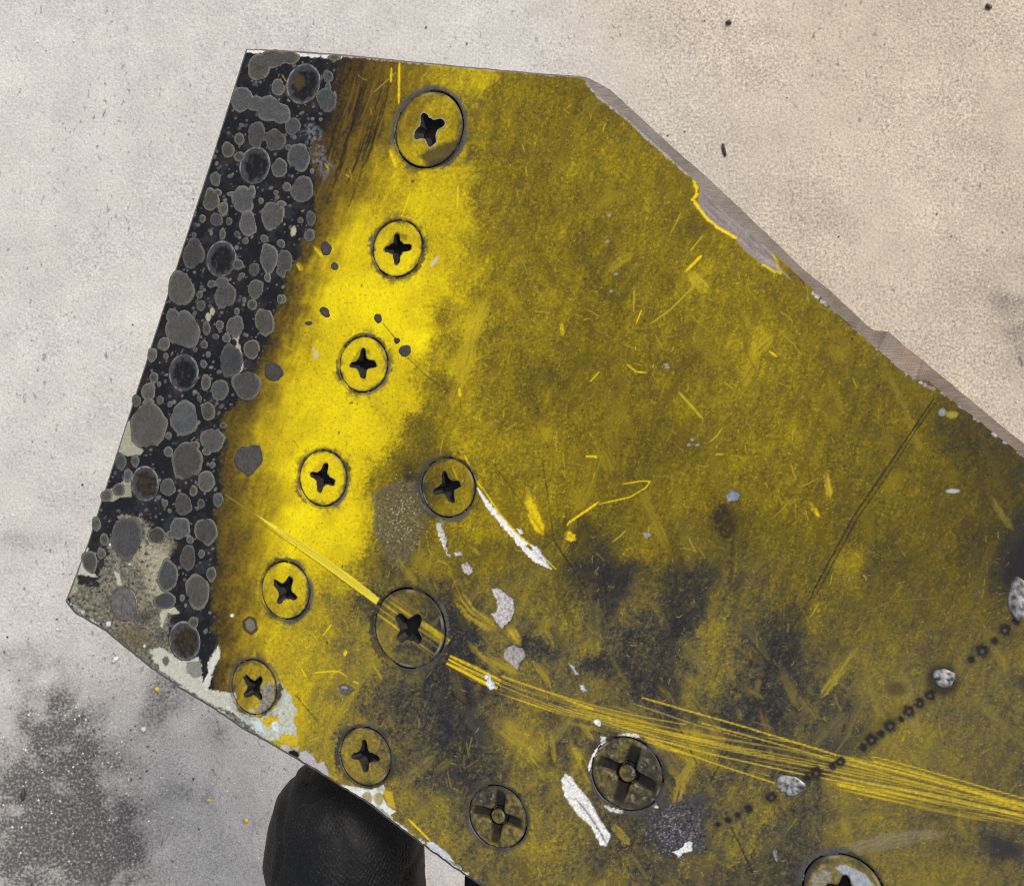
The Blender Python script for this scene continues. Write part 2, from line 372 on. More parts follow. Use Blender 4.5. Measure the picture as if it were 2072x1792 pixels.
# ---- wiped-over soot: broad dry-brush smears, each a little lighter or darker than the film it crosses
for k in range(420):
    x = rng.uniform(800, 2280); y = rng.uniform(170, 1950)
    s_ = float(bil(SG, np.array((x - 100) / 12), np.array((y - 60) / 12)))
    if s_ < .3:
        continue
    an_ = math.radians(rng.choice([62, 75, 118, -38], p=[.45, .25, .2, .1]) + rng.normal(0, 9)); L_ = rng.uniform(30, 150); bend = rng.normal(0, 7)
    j_ = int(np.clip((loc(x, y)[1] - B0) / H, 0, NY - 1)); i_ = int(np.clip((loc(x, y)[0] - A0) / H, 0, NX - 1))
    c_ = RGB[j_, i_] * (rng.uniform(1.25, 1.75) if rng.random() < .5 else rng.uniform(.5, .78)) * np.array([1, 1, .9])
    stroke([(x, y), (x + L_ * .5 * math.cos(an_) + bend, y + L_ * .5 * math.sin(an_)), (x + L_ * math.cos(an_), y + L_ * math.sin(an_))], rng.uniform(7, 26), c_, a=rng.uniform(.25, .6), soft=2.5, dz=0, rag=.6, rough=.45)
# ---- soft rubbed patches and smears
def speck(q):
    return .55 + .9 * N_fine[q] + .7 * N_fine2[q]
poly(Z3([(880, 1400), (960, 1330), (1200, 1280), (1260, 1480), (1230, 1650), (1200, 1728), (1130, 1860), (1030, 1890), (930, 1780), (885, 1640)]), alb(106, 99, 68), a=.9, warp=9, vary=.6, soft=5, rough=.42)
for k in range(120):
    spot(rng.normal(808, 24), rng.normal(1050, 32), 1.3, 1.3, alb(186, 182, 160), a=.8, warp=0)
poly(ZM([(1060, 1190), (1200, 1180), (1420, 1060), (1600, 1090), (1560, 1330), (1540, 1560), (1250, 1600), (1120, 1540), (1040, 1400)]), alb(78, 77, 82), a=.92, warp=16, vary=.9, soft=10, rough=.4, metal=.15)
for k in range(200):
    spot(rng.normal(1362, 28), rng.normal(1685, 28), 1.5, 1.5, alb(160, 158, 164), a=.6, warp=0)
for pts_, w, a in [
        (Z3([(1690, 0), (1600, 180), (1540, 380), (1500, 560)]), 22, .75), (Z3([(1500, 560), (1440, 720), (1440, 780)]), 14, .55),
        (Z3([(1480, 640), (1490, 700)]), 5, .9),
        (Z3([(1960, 1400), (2050, 1640)]), 17, .8), (Z6([(1560, 20), (1620, 80)]), 8, .6), (Z4([(150, 740), (210, 880)]), 10, .55),
        (Z4([(240, 1010), (280, 1200), (340, 1310)]), 16, .8), (Z6([(1460, 350), (1560, 480), (1720, 590)]), 22, .75), (Z6([(1840, 590), (1905, 690)]), 12, .75),
        (Z6([(1540, 680), (1640, 800), (1760, 900)]), 10, .5), (Z6([(1620, 760), (1880, 900)]), 12, .6), (Z2([(1360, 870), (1440, 950), (1490, 1000)]), 18, .8),
        (Z2([(800, 860), (900, 780), (960, 740)]), 13, .55), (Z2([(950, 830), (1080, 785)]), 8, .45),
        (Z5([(1080, 60), (1150, 250), (1240, 420), (1290, 600)]), 9, .5), (Z5([(1290, 600), (1350, 720)]), 14, .75), (Z5([(1400, 900), (1490, 1060), (1580, 1240)]), 13, .6),
        (Z5([(690, 880), (715, 1050)]), 11, .8), (Z5([(600, 1060), (760, 1230)]), 18, .55), (Z5([(565, 1090), (640, 1190)]), 7, .95), (Z5([(1840, 1050), (1920, 1180), (1990, 1280)]), 11, .75),
        (Z8([(1510, 190), (1590, 350), (1670, 500)]), 13, .45), (Z8([(1600, 380), (1650, 470)]), 15, .5), (Z8([(870, 705), (910, 780)]), 5, .7), (Z8([(1090, 990), (1150, 1070)]), 8, .75),
        (Z8([(1350, 1390), (1430, 1500)]), 13, .5), (Z8([(250, 970), (280, 1060)]), 9, .6), (Z8([(90, 605), (210, 670)]), 9, .6), (Z8([(170, 640), (190, 560)]), 10, .5),
        (Z7([(1700, 1140), (1720, 1230)]), 8, .5), (Z7([(1770, 1180), (1790, 1250)]), 8, .5), (Z7([(1620, 860), (1650, 920), (1590, 1170)]), 4, .6),
        (Z7([(1320, 1000), (1420, 1150), (1560, 1320), (1600, 1400)]), 18, .6), (Z7([(1690, 1330), (1760, 1420)]), 16, .55), (Z7([(1910, 1420), (1950, 1520)]), 9, .5),
        (Z7([(280, 830), (360, 930), (390, 1000)]), 9, .6), (Z7([(90, 570), (180, 700)]), 16, .7), (Z7([(0, 780), (170, 900)]), 18, .7), (Z7([(540, 1390), (620, 1520), (690, 1640)]), 8, .65),
        (Z7([(0, 1230), (180, 1370), (350, 1500)]), 34, .4), (Z7([(600, 1240), (690, 1370)]), 8, .6), (Z7([(1250, 1570), (1320, 1700)]), 12, .5), (Z7([(420, 560), (600, 400)]), 14, .35),
        (ZM([(740, 1310), (890, 1480)]), 12, .7), (ZM([(220, 560), (240, 760)]), 8, .5), (ZM([(680, 1090), (760, 1260)]), 9, .6), (ZM([(900, 1220), (1040, 1440)]), 7, .5), (ZM([(1290, 840), (1380, 1040)]), 10, .6),
        (ZM([(370, 590), (560, 960)]), 7, .7), (ZM([(900, 1560), (1050, 1790)]), 7, .45), (ZM([(1400, 1570), (1450, 1720)]), 14, .5), (ZM([(1730, 1650), (1820, 1720)]), 6, .6),
        (Z6([(870, 830), (940, 950)]), 6, .75), (Z6([(880, 830), (740, 1040), (600, 1260), (540, 1440)]), 11, .4), (Z6([(700, 1120), (1100, 1250), (1400, 1470), (1580, 1680)]), 3, .55),
        (Z6([(1700, 1180), (1900, 1400), (2050, 1560)]), 24, .35), (Z6([(1040, 90), (1180, 280)]), 12, .45), (Z6([(990, 90), (850, 240)]), 9, .4), (Z3([(90, 1400), (130, 1480)]), 12, .5),
        (Z3([(60, 720), (260, 650)]), 7, .45), (Z1([(120, 1370), (180, 1450)]), 7, .8), (Z1([(655, 700), (695, 820)]), 8, 1), (Z1([(10, 1490), (40, 1540)]), 8, .8), (Z2([(470, 1220), (480, 1310)]), 6, .9),
        (Z4([(1290, 320), (1370, 410), (1460, 510)]), 4, .8), (Z5([(290, 35), (345, 75)]), 3, 1), (Z2([(1340, 860), (1450, 750)]), 5, 1), (Z2([(1370, 720), (1460, 610)]), 2.4, .8),
        (Z2([(1090, 1230), (1230, 1130), (1390, 970)]), 2, .8), (Z2([(930, 1510), (990, 1560), (1070, 1570)]), 2.2, .9), (Z2([(980, 990), (975, 1140)]), 2, .8), (Z2([(1030, 1130), (995, 1220)]), 2, .9),
        (Z4([(890, 965), (1030, 943), (1090, 948), (1060, 990), (950, 1055), (850, 1078), (730, 1105)]), 1.8, .95), (Z4([(730, 1090), (600, 1180), (520, 1235), (510, 1255)]), 4, 1), (Z4([(640, 770), (720, 775)]), 4, .9),
        (Z4([(735, 180), (670, 250)]), 1.8, .8), (Z4([(1550, 757), (1600, 757)]), 3, .8), (Z4([(500, 1310), (560, 1350)]), 13, .95), (Z1([(800, 990), (735, 1170)]), 2.2, 1), (Z1([(1130, 950), (1125, 1110)]), 2.6, .9),
        (Z1([(410, 1520), (520, 1445)]), 2.4, 1), (Z1([(720, 85), (715, 380)]), 4, .95), (Z1([(665, 130), (660, 230)]), 4, .8), (Z1([(770, 130), (775, 240)]), 2, .7), (Z1([(700, 160), (540, 300)]), 2, .6),
        (Z6([(200, 60), (215, 120)]), 2, .9), (Z6([(380, 870), (410, 930)]), 2.4, .9), (Z6([(470, 900), (580, 890), (640, 890), (700, 930)]), 2.4, .95), (Z6([(740, 960), (780, 975)]), 2.2, .9), (Z6([(590, 560), (530, 640)]), 2.4, .9), (Z6([(690, 745), (680, 780)]), 5, .9),
        (ZE([(1600, 1140), (1770, 1310)]), 3.2, 1), (Z8([(640, 1000), (740, 870)]), 3, .5), (Z8([(830, 160), (960, 95), (1240, 70)]), 2, .45), (Z8([(580, 1570), (800, 1530)]), 4, .4)]:
    if a < .75 and rng.random() < .22:
        continue
    a = a if a >= .8 else a * .72
    c = YEL if a >= .8 else YEL2
    if pts_[0][0] > 1250 and a < .9:
        c = YEL3 if a < .6 else YEL2
    stroke(pts_, w, c, a=a, soft=max(1.0, w * .28), dz=-.01, rag=.35)

for k in range(46):
    x = rng.uniform(640, 1650); y = rng.uniform(1240, 1780); L_ = rng.uniform(25, 90); an_ = math.radians(rng.normal(58, 12) if rng.random() < .7 else rng.normal(-45, 10))
    stroke([(x, y), (x + L_ * .5 * math.cos(an_) + rng.normal(0, 3), y + L_ * .5 * math.sin(an_)), (x + L_ * math.cos(an_), y + L_ * math.sin(an_))], rng.uniform(5, 16), alb(150, 130, 46), a=rng.uniform(.2, .5), soft=4, dz=0, rag=.4)
# swarms of short random rub marks and hair scratches
for k in range(1100):
    x = rng.uniform(560, 2300); y = rng.uniform(150, 1950)
    s = float(bil(SG, np.array((x - 100) / 12), np.array((y - 60) / 12)))
    if s < .3 and rng.random() < .75:
        continue
    ang = math.radians(rng.choice([55, 62, -40, 20, 110, 75]) + rng.normal(0, 18)); L = rng.gamma(2, 8)
    px2, py2 = x + L * math.cos(ang), y + L * math.sin(ang); mx, my = (x + px2) / 2 + rng.normal(0, 1.5), (y + py2) / 2 + rng.normal(0, 1.5)
    if rng.random() < .72:
        stroke([(x, y), (mx, my), (px2, py2)], rng.uniform(.8, 2.2), YEL3 if s > .6 else YEL2, a=rng.uniform(.25, .75), dz=0, soft=1.0)
    else:
        stroke([(x, y), (mx, my), (px2, py2)], rng.uniform(.8, 1.8), alb(40, 36, 28), a=rng.uniform(.2, .6), dz=0, soft=1.0)
for k in range(900):
    x = rng.uniform(760, 2300); y = rng.uniform(1050, 1950)
    an_ = rng.uniform(0, 3.14); L_ = rng.uniform(3, 13)
    stroke([(x, y), (x + L_ * math.cos(an_) * .5 + rng.normal(0, 1), y + L_ * math.sin(an_) * .5), (x + L_ * math.cos(an_ + .3), y + L_ * math.sin(an_ + .3))], rng.uniform(.6, 1.3), alb(172, 152, 84) if rng.random() < .75 else alb(150, 148, 140), a=rng.uniform(.3, .8), dz=0, soft=.8)
for k in range(60):
    x = rng.uniform(650, 2250); y = rng.uniform(250, 1900); spot(x, y, rng.uniform(1.5, 3.5), rng.uniform(1.5, 3.5), alb(58, 48, 50), a=.8)

# dark hair-line scratches and score marks
for pts_, w, a in [(Z5([(1440, 370), (1290, 590), (1100, 870), (880, 1190), (590, 1728)]), 2.6, .85), (Z5([(1455, 390), (1310, 600), (1125, 890), (900, 1215), (625, 1728)]), 2.2, .7),
                   ([(1645, 1200), (1590, 1290)], 3, .55), (Z7([(1700, 1290), (1600, 1500), (1510, 1660)]), 3, .6), (Z7([(1670, 1290), (1560, 1530)]), 2.4, .5), (Z4([(340, 320 + 500), (420, 1360), (630, 1680)]), 2, .5), (Z4([(0, 830), (330, 1290), (420, 1370), (640, 1690)]), 2, .45),
                   (ZM([(1290, 400), (1480, 780)]), 2.5, .7), (ZM([(1780, 1330), (1980, 1760)]), 2.6, .75), (ZM([(480, 760), (570, 960), (660, 1060)]), 5, .7), (Z3([(1120, 430), (1260, 560), (1400, 660)]), 1.8, .5), (Z3([(950, 190), (1040, 300)]), 1.6, .7), (Z6([(340, 1060), (490, 1240)]), 2, .6),
                   (Z7([(780, 530), (840, 600), (930, 590)]), 1.8, .5), (Z6([(1430, 1050), (1520, 1120)]), 2.5, .7), (Z7([(900, 690), (960, 790)]), 1.8, .5), (Z1([(460, 90), (440, 330), (380, 600)]), 4, .5)]:
    stroke(pts_, w, alb(34, 30, 24), a=a, dz=-.03, taper=False, rag=.7)
# the dull grey sweep above the lower screw
stroke(Z8([(620, 1600), (800, 1545), (1000, 1495), (1290, 1480)]), 13, alb(150, 142, 130), a=.55, soft=5, rag=1.5)
stroke(Z8([(640, 1625), (840, 1580), (1120, 1520)]), 9, alb(140, 132, 124), a=.4, soft=4, rag=1.5)
stroke(Z8([(280, 1570), (295, 1640)]), 6, alb(176, 172, 166), a=.7)
spot(2028, 1712, 36, 17, SOOTC, a=.8, rot=20, hard=.6)

# ---- the long bright gouge: a fan of parallel scores where the soot was scraped off the yellow
def smooth_line(line, n=60):
    line = np.array(line, float); L = np.r_[0, np.cumsum(np.hypot(*(line[1:] - line[:-1]).T))]
    t = np.linspace(0, L[-1], n); p = np.stack([np.interp(t, L, line[:, 0]), np.interp(t, L, line[:, 1])], 1)
    for k in range(40):
        p[1:-1] = .25 * p[:-2] + .5 * p[1:-1] + .25 * p[2:]
    return p


def fan(line, half, dens, seed, a=1.0, col=YEL2, lo=.08):
    line = smooth_line(line, 16 if len(line) < 5 else 48)
    xs = line[:, 0]; ys = line[:, 1]; w = max(half)
    q = sl(min(xs) - w, min(ys) - w, max(xs) + w, max(ys) + w)
    d, t, s = seg_dist(PX[q], PY[q], line)
    Lt = np.hypot(*(line[1:] - line[:-1]).T).sum()
    hw = np.interp(t, np.linspace(0, 1, len(half)), half)
    v = s / hw
    f = s * (.75 + .25 * max(half) / np.maximum(hw, 4))
    lines = .8 * perlin(f / 6.2 + seed * 7.3, t * Lt / 260, seed) + .55 * perlin(f / 4.2, t * Lt / 150 + seed, seed + 5) + .35 * perlin(f / 14., t * Lt / 200 + seed, seed + 9)
    edge_ = sstep(1.02, .85, np.abs(v) + .12 * perlin(t * Lt / 90, s * 0, seed + 3)) * sstep(0, .02, t) * sstep(1, .985, t) * a * np.clip(.92 + .6 * perlin(t * Lt / 110, s / 12, seed + 21), .2, 1)
    rub = np.clip(.8 + .5 * N_mid[q] + .45 * N_fine[q], 0, 1)
    blend(q, .85 * sstep(lo - .05, lo + .3, lines) * edge_ * rub, col, .45, 0, -.01, .2)
    blend(q, sstep(lo + .3, lo + .6, lines) * edge_ * rub, YEL, .42, 0, -.01, .15)


stroke([(455, 1000), (525, 1046)], 2, YEL3, a=.7)
poly([(516, 1039), (575, 1073), (640, 1116), (705, 1161), (767, 1210), (761, 1223), (700, 1177), (635, 1130), (570, 1082)], alb(255, 240, 70), warp=1.2, soft=1.2, vary=.12, a=.95)
for o_ in (-3, 0.5, 3.5):
    stroke([(560 + o_ * .5, 1070 - o_), (640 + o_ * .5, 1124 - o_), (755 + o_ * .5, 1209 - o_)], 1.2, alb(186, 158, 20), a=.75, rag=.8)
stroke([(530, 1060), (640, 1136), (757, 1222)], 1.6, alb(90, 74, 20), a=.6)
fan([(765, 1216), (830, 1262), (900, 1312)], [26, 30, 30], 4.5, 33, .7, YEL2, .12)
fan([(905, 1335), (1000, 1378), (1100, 1420), (1200, 1455), (1400, 1502), (1600, 1540), (1800, 1578), (2072, 1645), (2340, 1705)], [9, 17, 24, 36, 44, 42, 32, 25, 24], 7.5, 35, .42, YEL2, .12)
fan([(905, 1335), (960, 1362), (1010, 1385)], [13, 16, 12], 2.5, 41, 1, YEL, -.25)
fan([(1010, 1372), (1100, 1405), (1200, 1440)], [9, 10, 8], 2.5, 42, .8, YEL2, .0)
fan([(1000, 1395), (1250, 1480), (1400, 1530), (1560, 1570)], [5, 6, 5, 3], 2, 44, .75, YEL2, .0)
fan([(1150, 1440), (1240, 1455), (1330, 1490)], [26, 34, 20], 5, 47, .4, YEL2, .0)
fan([(1690, 1580), (1760, 1612), (2072, 1655), (2340, 1715)], [16, 18, 12, 12], 4, 49, .6, YEL2, .0)
fan([(1760, 1540), (1900, 1580), (2072, 1632), (2340, 1692)], [8, 9, 11, 11], 3, 53, .8, YEL2, -.05)
CL = smooth_line([(905, 1335), (1000, 1378), (1100, 1420), (1200, 1455), (1400, 1502), (1600, 1540), (1800, 1578), (2072, 1645), (2340, 1705)], 48)
CW = np.interp(np.linspace(0, 1, 48), np.linspace(0, 1, 9), [9, 17, 24, 36, 44, 42, 32, 25, 24])
nrm = np.gradient(CL, axis=0); nrm = np.stack([-nrm[:, 1], nrm[:, 0]], 1) / np.hypot(*nrm.T)[:, None]
for k in range(22):
    v_ = np.clip(rng.normal(0, .55), -1, 1); i0_ = int(rng.integers(0, 40)); i1_ = min(48, i0_ + int(rng.integers(5, 34)))
    if i1_ - i0_ < 3:
        continue
    vv = v_ + np.linspace(0, rng.normal(0, .04), i1_ - i0_)
    pth = CL[i0_:i1_] + nrm[i0_:i1_] * (CW[i0_:i1_] * vv)[:, None]
    stroke([tuple(p) for p in pth], rng.choice([1.3, 1.6, 2.2]), [YEL, YEL2, alb(224, 198, 70), alb(60, 54, 40)][rng.choice(4, p=[.3, .35, .2, .15])], a=rng.uniform(.35, .8), soft=1.3, rag=.6)
stroke([(1300, 1411), (1500, 1468), (1700, 1529), (1800, 1556), (2072, 1627), (2340, 1690)], 2.4, YEL2, a=.9, taper=False, rag=.8)
stroke([(1420, 1462), (1600, 1512), (1800, 1568), (2072, 1638)], 1.8, YEL2, a=.8, taper=False, rag=.8)
stroke(Z7([(960, 1110), (1400, 1260), (1800, 1370)]), 1.6, alb(196, 176, 90), a=.6, rag=1)
stroke(Z7([(1050, 1350), (1500, 1520), (1960, 1670)]), 2, YEL2, a=.85, taper=False)

# ---- chips down to bare metal
def chip(pts_, col=MTL, warp=2.0):
    poly([(x + 1.2, y + 1.6) for x, y in pts_], alb(40, 38, 36), a=.7, warp=warp + 1.5, soft=3, dz=0)  # thin shadow edge of the chip, painted as an offset dark shape
    poly(pts_, np.asarray(col) * 1.2, rough=.4, metal=.05, dz=-.12, warp=warp + 1.5, vary=.45, soft=1.0)
chip(Z6([(1710, 320), (1760, 308), (1860, 390), (1872, 480), (1840, 540), (1780, 588), (1722, 520), (1712, 490), (1752, 470), (1745, 400)]))
chip(Z6([(1800, 740), (1860, 705), (1930, 730), (1940, 790), (1900, 830), (1895, 880), (1850, 850), (1795, 790)]), alb(156, 152, 152))
chip(Z6([(1655, 920), (1700, 915), (1710, 960), (1740, 1010), (1700, 1025), (1670, 980)]), alb(214, 216, 220))
chip(Z6([(1505, 145), (1545, 135), (1580, 185), (1550, 220), (1515, 195)]), MTL)
chip(Z6([(1450, 60), (1500, 60), (1505, 85), (1460, 85)]), MTL)
chip(Z6([(1370, 0), (1390, 0), (1400, 60), (1425, 95), (1400, 80)]), alb(196, 198, 190))
chip(Z3([(1320, 1590), (1345, 1580), (1395, 1700), (1390, 1760), (1350, 1700)]), alb(190, 192, 186), 3)
stroke(Z3([(1215, 1440), (1280, 1500), (1350, 1545), (1370, 1600)]), 5, alb(160, 162, 168), a=.9, metal=.2)
stroke(Z3([(1520, 1110), (1600, 1280), (1640, 1340)]), 3, YEL, a=1)
stroke(Z3([(1610, 1340), (1700, 1480), (1830, 1620), (1940, 1728)]) + Z4([(60, 1240), (130, 1310), (200, 1400), (290, 1490), (400, 1555)]), 10, alb(250, 250, 250), metal=0, rough=.4, dz=-.05, vary=.2, rag=.45, brush=False)
stroke(Z3([(1640, 1330), (1760, 1510), (1880, 1650)]) + Z4([(100, 1250), (160, 1310), (290, 1420), (435, 1562)]), 2.4, YEL, a=.95)
chip(Z4([(160, 1275), (190, 1275), (210, 1310), (180, 1320)]), WHT)
chip(Z4([(255, 1385), (300, 1400), (400, 1550), (370, 1545), (280, 1460)]), alb(210, 214, 222))
poly(ZM([(305, 930), (330, 870), (380, 890), (460, 1000), (560, 1130), (640, 1280), (735, 1400), (690, 1500), (640, 1490), (560, 1330), (470, 1260), (400, 1180), (330, 1060)]), alb(246, 246, 246), rough=.4, metal=.05, dz=-.06, warp=2.5, vary=.4)
stroke(ZM([(430, 1100), (540, 1230), (640, 1390), (690, 1480)]), 3, alb(96, 96, 100), a=.8, rag=1.4)
chip(ZM([(1270, 1560), (1330, 1530), (1410, 1450), (1440, 1480), (1430, 1550), (1360, 1560), (1320, 1600)]), alb(222, 232, 226), 3)
chip(ZM([(1060, 1140), (1110, 1105), (1160, 1165), (1140, 1180)]), alb(214, 220, 222))
chip(ZM([(580, 410), (620, 395), (650, 420), (640, 460), (600, 445)]), WHT)
chip(ZM([(645, 545), (690, 545), (680, 600), (645, 610)]), WHT)
chip(ZM([(460, 90), (480, 95), (525, 145), (490, 150)]), alb(190, 190, 200))
chip(Z7([(515, 830), (540, 840), (600, 915), (570, 910)]), alb(176, 172, 182))
chip(Z7([(600, 980), (625, 985), (650, 1025), (610, 1015)]), alb(196, 196, 206))
chip(Z4([(1620, 1040), (1660, 1000), (1720, 1030), (1700, 1075), (1640, 1085)]), alb(128, 138, 158))
poly(Z4([(1590, 1080), (1650, 1090), (1690, 1250), (1670, 1340), (1560, 1300), (1560, 1150)]), alb(44, 34, 28), a=.8, warp=14, soft=6, vary=.5, tex=lambda q: .8 + .9 * N_fine[q] + .5 * N_mid[q])
stroke(Z4([(1670, 1340), (1660, 1500), (1650, 1720)]), 5, alb(54, 46, 34), a=.55, soft=4, rag=1.5)
chip(Z4([(1040, 1310), (1075, 1300), (1105, 1320), (1070, 1345)]), alb(150, 140, 142))
for (x, y) in Z4([(1385, 655), (1420, 690), (1360, 690), (1200, 130), (1210, 150)]) + Z2([(820, 1000), (805, 470), (795, 650), (850, 880)]):
    spot(x, y, 4, 2.5, alb(170, 164, 168), a=.85, warp=.6)
spot(*Z5([(1500, 465)])[0], 7, 8, alb(150, 152, 160)); spot(*Z5([(1570, 480)])[0], 12, 7, alb(170, 158, 60), a=.9)
spot(*Z5([(1575, 1013)])[0], 13, 4, alb(206, 214, 216), rough=.3, metal=.3)
for pts_ in (Z1([(990, 1450), (940, 1510)]),):
    stroke(pts_, 5, alb(206, 206, 200), a=1)
spot(*Z3([(480, 405)])[0], 5, 8, alb(206, 204, 170)); spot(*Z3([(462, 365)])[0], 3, 4, alb(206, 204, 170))
stroke(Z1([(1510, 1150), (1450, 1230), (1400, 1320)]), 7, alb(118, 92, 48), a=.7, rag=1.6)
chip(Z6([(630, 990), (680, 970), (745, 1015), (690, 1055), (650, 1045)]), alb(94, 90, 88))
stroke(Z6([(660, 1000), (700, 1010)]), 4, alb(170, 164, 170))
poly(ZD([(1610, 830), (1660, 780), (1720, 810), (1735, 880), (1690, 935), (1630, 900)]), alb(128, 122, 116), rough=.4, metal=.1, warp=2, rim=(alb(62, 54, 44), 3))

# ---- bare metal bite on the slanted edge, with fresh yellow paint round it
bite = Z2([(1395, 205), (1425, 225), (1440, 300), (1430, 375), (1395, 375), (1450, 450), (1560, 550), (1680, 625), (1760, 720), (1880, 815), (1990, 870), (1990, 800), (1940, 715), (2100, 860), (2090, 700), (1700, 260), (1450, 100)])
poly(bite, alb(158, 146, 142), rough=.45, metal=.1, dz=-.06, warp=1.2, vary=.18, soft=1.2)
stroke(Z2([(1395, 210), (1412, 280), (1420, 330), (1390, 355), (1410, 390), (1470, 470), (1560, 555), (1690, 625)]), 5, YEL, a=1, taper=False, rag=.8)
stroke(Z2([(1940, 715), (1975, 790), (2005, 870), (1960, 860), (1880, 815)]), 5, alb(220, 200, 20), a=1, taper=False, rag=.8)
for k in range(40):
    x_, y_ = rng.uniform(1420, 1570), 0; y_ = 372 + (x_ - 1413) * .9 + rng.uniform(4, 38); L_ = rng.uniform(15, 60)
    q_ = sl(x_ - 2, y_ - 2, x_ + 2, y_ + 2)
    if float(RGB[q_][..., 2].mean()) > .15:
        stroke([(x_, y_), (x_ + L_ * .72, y_ + L_ * .69)], rng.uniform(1, 2.5), alb(178, 168, 164) if rng.random() < .5 else alb(112, 102, 98), a=.6, dz=0)
stroke(Z2([(1440, 260), (1700, 500), (1930, 720)]), 1.6, alb(196, 192, 198), a=.8, taper=False)

# ---- scorched weld dots in a row
DOTS = [(2032, 1275, 14), (2011, 1297, 8), (1986, 1317, 14), (1964, 1335, 9), (1881, 1407, 11), (1860, 1423, 11), (1838, 1439, 13), (1822, 1455, 7), (1800, 1469, 14), (1782, 1485, 8), (1762, 1497, 13), (1745, 1513, 9),
        (1699, 1541, 11), (1684, 1550, 8), (1650, 1564, 13), (1632, 1574, 8), (1560, 1613, 12), (1514, 1636, 9), (1492, 1649, 6), (1472, 1659, 7), (1452, 1668, 6), (2055, 1258, 9)]
for x, y, r in DOTS:
    spot(x, y, r * 1.25, r * 1.25, alb(54, 48, 36), a=.6, hard=.5)
    spot(x, y, r * .85, r * .85, alb(34, 33, 38), a=.9, hard=.3, dz=-.12, warp=.45, rot=rng.uniform(0, 90))
    if r > 10:
        spot(x + 1, y + 1, r * .28, r * .28, alb(104, 96, 80), a=.7, hard=.4, dz=.08)
spot(1815, 1393, 20, 14, alb(60, 54, 40), a=.7, hard=.5)
spot(2070, 1140, 34, 60, alb(34, 34, 40), a=.85, hard=.6, rot=20)
spot(1908, 1376, 34, 32, alb(40, 36, 34), a=.85, hard=.35)
spot(2072, 1380, 12, 16, alb(40, 40, 44), a=.6, hard=.5)

# ---- worn rim: bright nicks along the top edge and chipped white along the lower edge
def nicks(line, n, wmin, wmax, cols, inset=0, rough=.4):
    line = np.array(line, float); ln = np.r_[0, np.cumsum(np.hypot(*(line[1:] - line[:-1]).T))]
    for k in range(n):
        t = rng.uniform(0, ln[-1]); L = rng.uniform(4, 16)
        p = [(np.interp(t + s_, ln, line[:, 0]), np.interp(t + s_, ln, line[:, 1])) for s_ in (0, L * .5, L)]
        o = rng.uniform(-1, inset)
        p = [(x + o * .5, y - o) if inset > 0 else (x, y) for x, y in p]
        stroke(p, rng.uniform(wmin, wmax), cols[rng.integers(len(cols))], a=rng.uniform(.6, 1), rough=rough, metal=.2, rag=1.2)
nicks([(500, 101), (560, 104), (610, 108), (690, 113)], 60, 3, 9, [alb(196, 198, 210), alb(226, 228, 234), PALE])
stroke([(500, 103), (560, 107), (610, 110), (650, 113), (690, 115)], 7, alb(236, 236, 240), rag=.9, taper=False, rough=.35, brush=False)
nicks([(690, 113), (800, 124), (1000, 143), (1185, 158)], 60, 1, 4, [alb(176, 172, 160), alb(190, 186, 190)])
stroke([(1186, 168), (1212, 198), (1268, 242), (1314, 285), (1354, 320), (1394, 357)], 3, alb(196, 192, 196), a=.8, rag=1.3, brush=False, taper=False)
nicks([(1640, 590), (1700, 640), (1780, 710), (1850, 768), (1910, 797), (2072, 924), (2300, 1105)], 90, 1.5, 5, [alb(176, 174, 184), alb(226, 228, 236), alb(60, 54, 50)])
nicks([(135, 1215), (215, 1275), (300, 1345), (430, 1430), (560, 1510), (660, 1570), (800, 1665), (980, 1792), (1280, 1975)], 200, 2, 6, [alb(206, 214, 220), alb(150, 156, 150), alb(90, 92, 84)])
poly(ZE([(180, 270), (240, 290), (440, 350), (480, 300), (560, 260), (570, 30), (640, 130), (690, 180), (690, 230), (730, 280), (690, 360), (720, 420), (715, 490), (600, 470), (585, 520), (480, 520), (330, 400)]), alb(196, 206, 200), warp=3, vary=.22, dz=-.04, tex=lambda q: .9 + .8 * N_fine[q])
poly(ZE([(445, 360), (500, 320), (580, 340), (575, 370), (500, 425), (450, 390)]), YEL2, warp=2, vary=.2)
poly(ZE([(580, 490), (640, 470), (740, 500), (720, 560), (640, 560), (580, 530)]), YEL2, warp=2, vary=.2)
poly(ZE([(360, 370), (430, 370), (465, 465), (400, 440)]), alb(214, 232, 236), warp=1, vary=.1)
poly(ZE([(520, 380), (560, 370), (580, 460), (530, 440)]), alb(224, 240, 244), warp=1, vary=.1)
poly(ZE([(580, 550), (660, 560), (680, 600), (730, 560), (740, 620), (790, 600), (860, 660), (870, 700), (930, 690), (960, 750), (985, 830), (880, 780), (720, 680), (640, 610)]), alb(190, 186, 192), warp=2.5, vary=.2, dz=-.04)
poly(ZE([(760, 690), (880, 760), (980, 830), (870, 780)]), alb(104, 92, 84), a=.7, warp=2, vary=.4)
poly(ZE([(1080, 870), (1200, 890), (1310, 910), (1400, 870), (1415, 910), (1390, 960), (1440, 1040), (1500, 1080), (1460, 1110), (1480, 1150), (1590, 1220), (1580, 1250), (1460, 1180), (1250, 1030), (1120, 920)]), alb(232, 240, 236), warp=2.5, vary=.2, dz=-.04)
spot(*ZE([(1275, 975)])[0], 10, 12, YEL3, a=.8); spot(*ZE([(1365, 980)])[0], 9, 14, YEL3, a=.8)
poly(ZE([(1390, 900), (1470, 930), (1500, 1060), (1440, 1040)]), YEL2, a=.8, warp=3)
poly(ZE([(1240, 1000), (1400, 1060), (1480, 1150), (1380, 1110)]), alb(128, 130, 118), a=.8, warp=3, vary=.3)
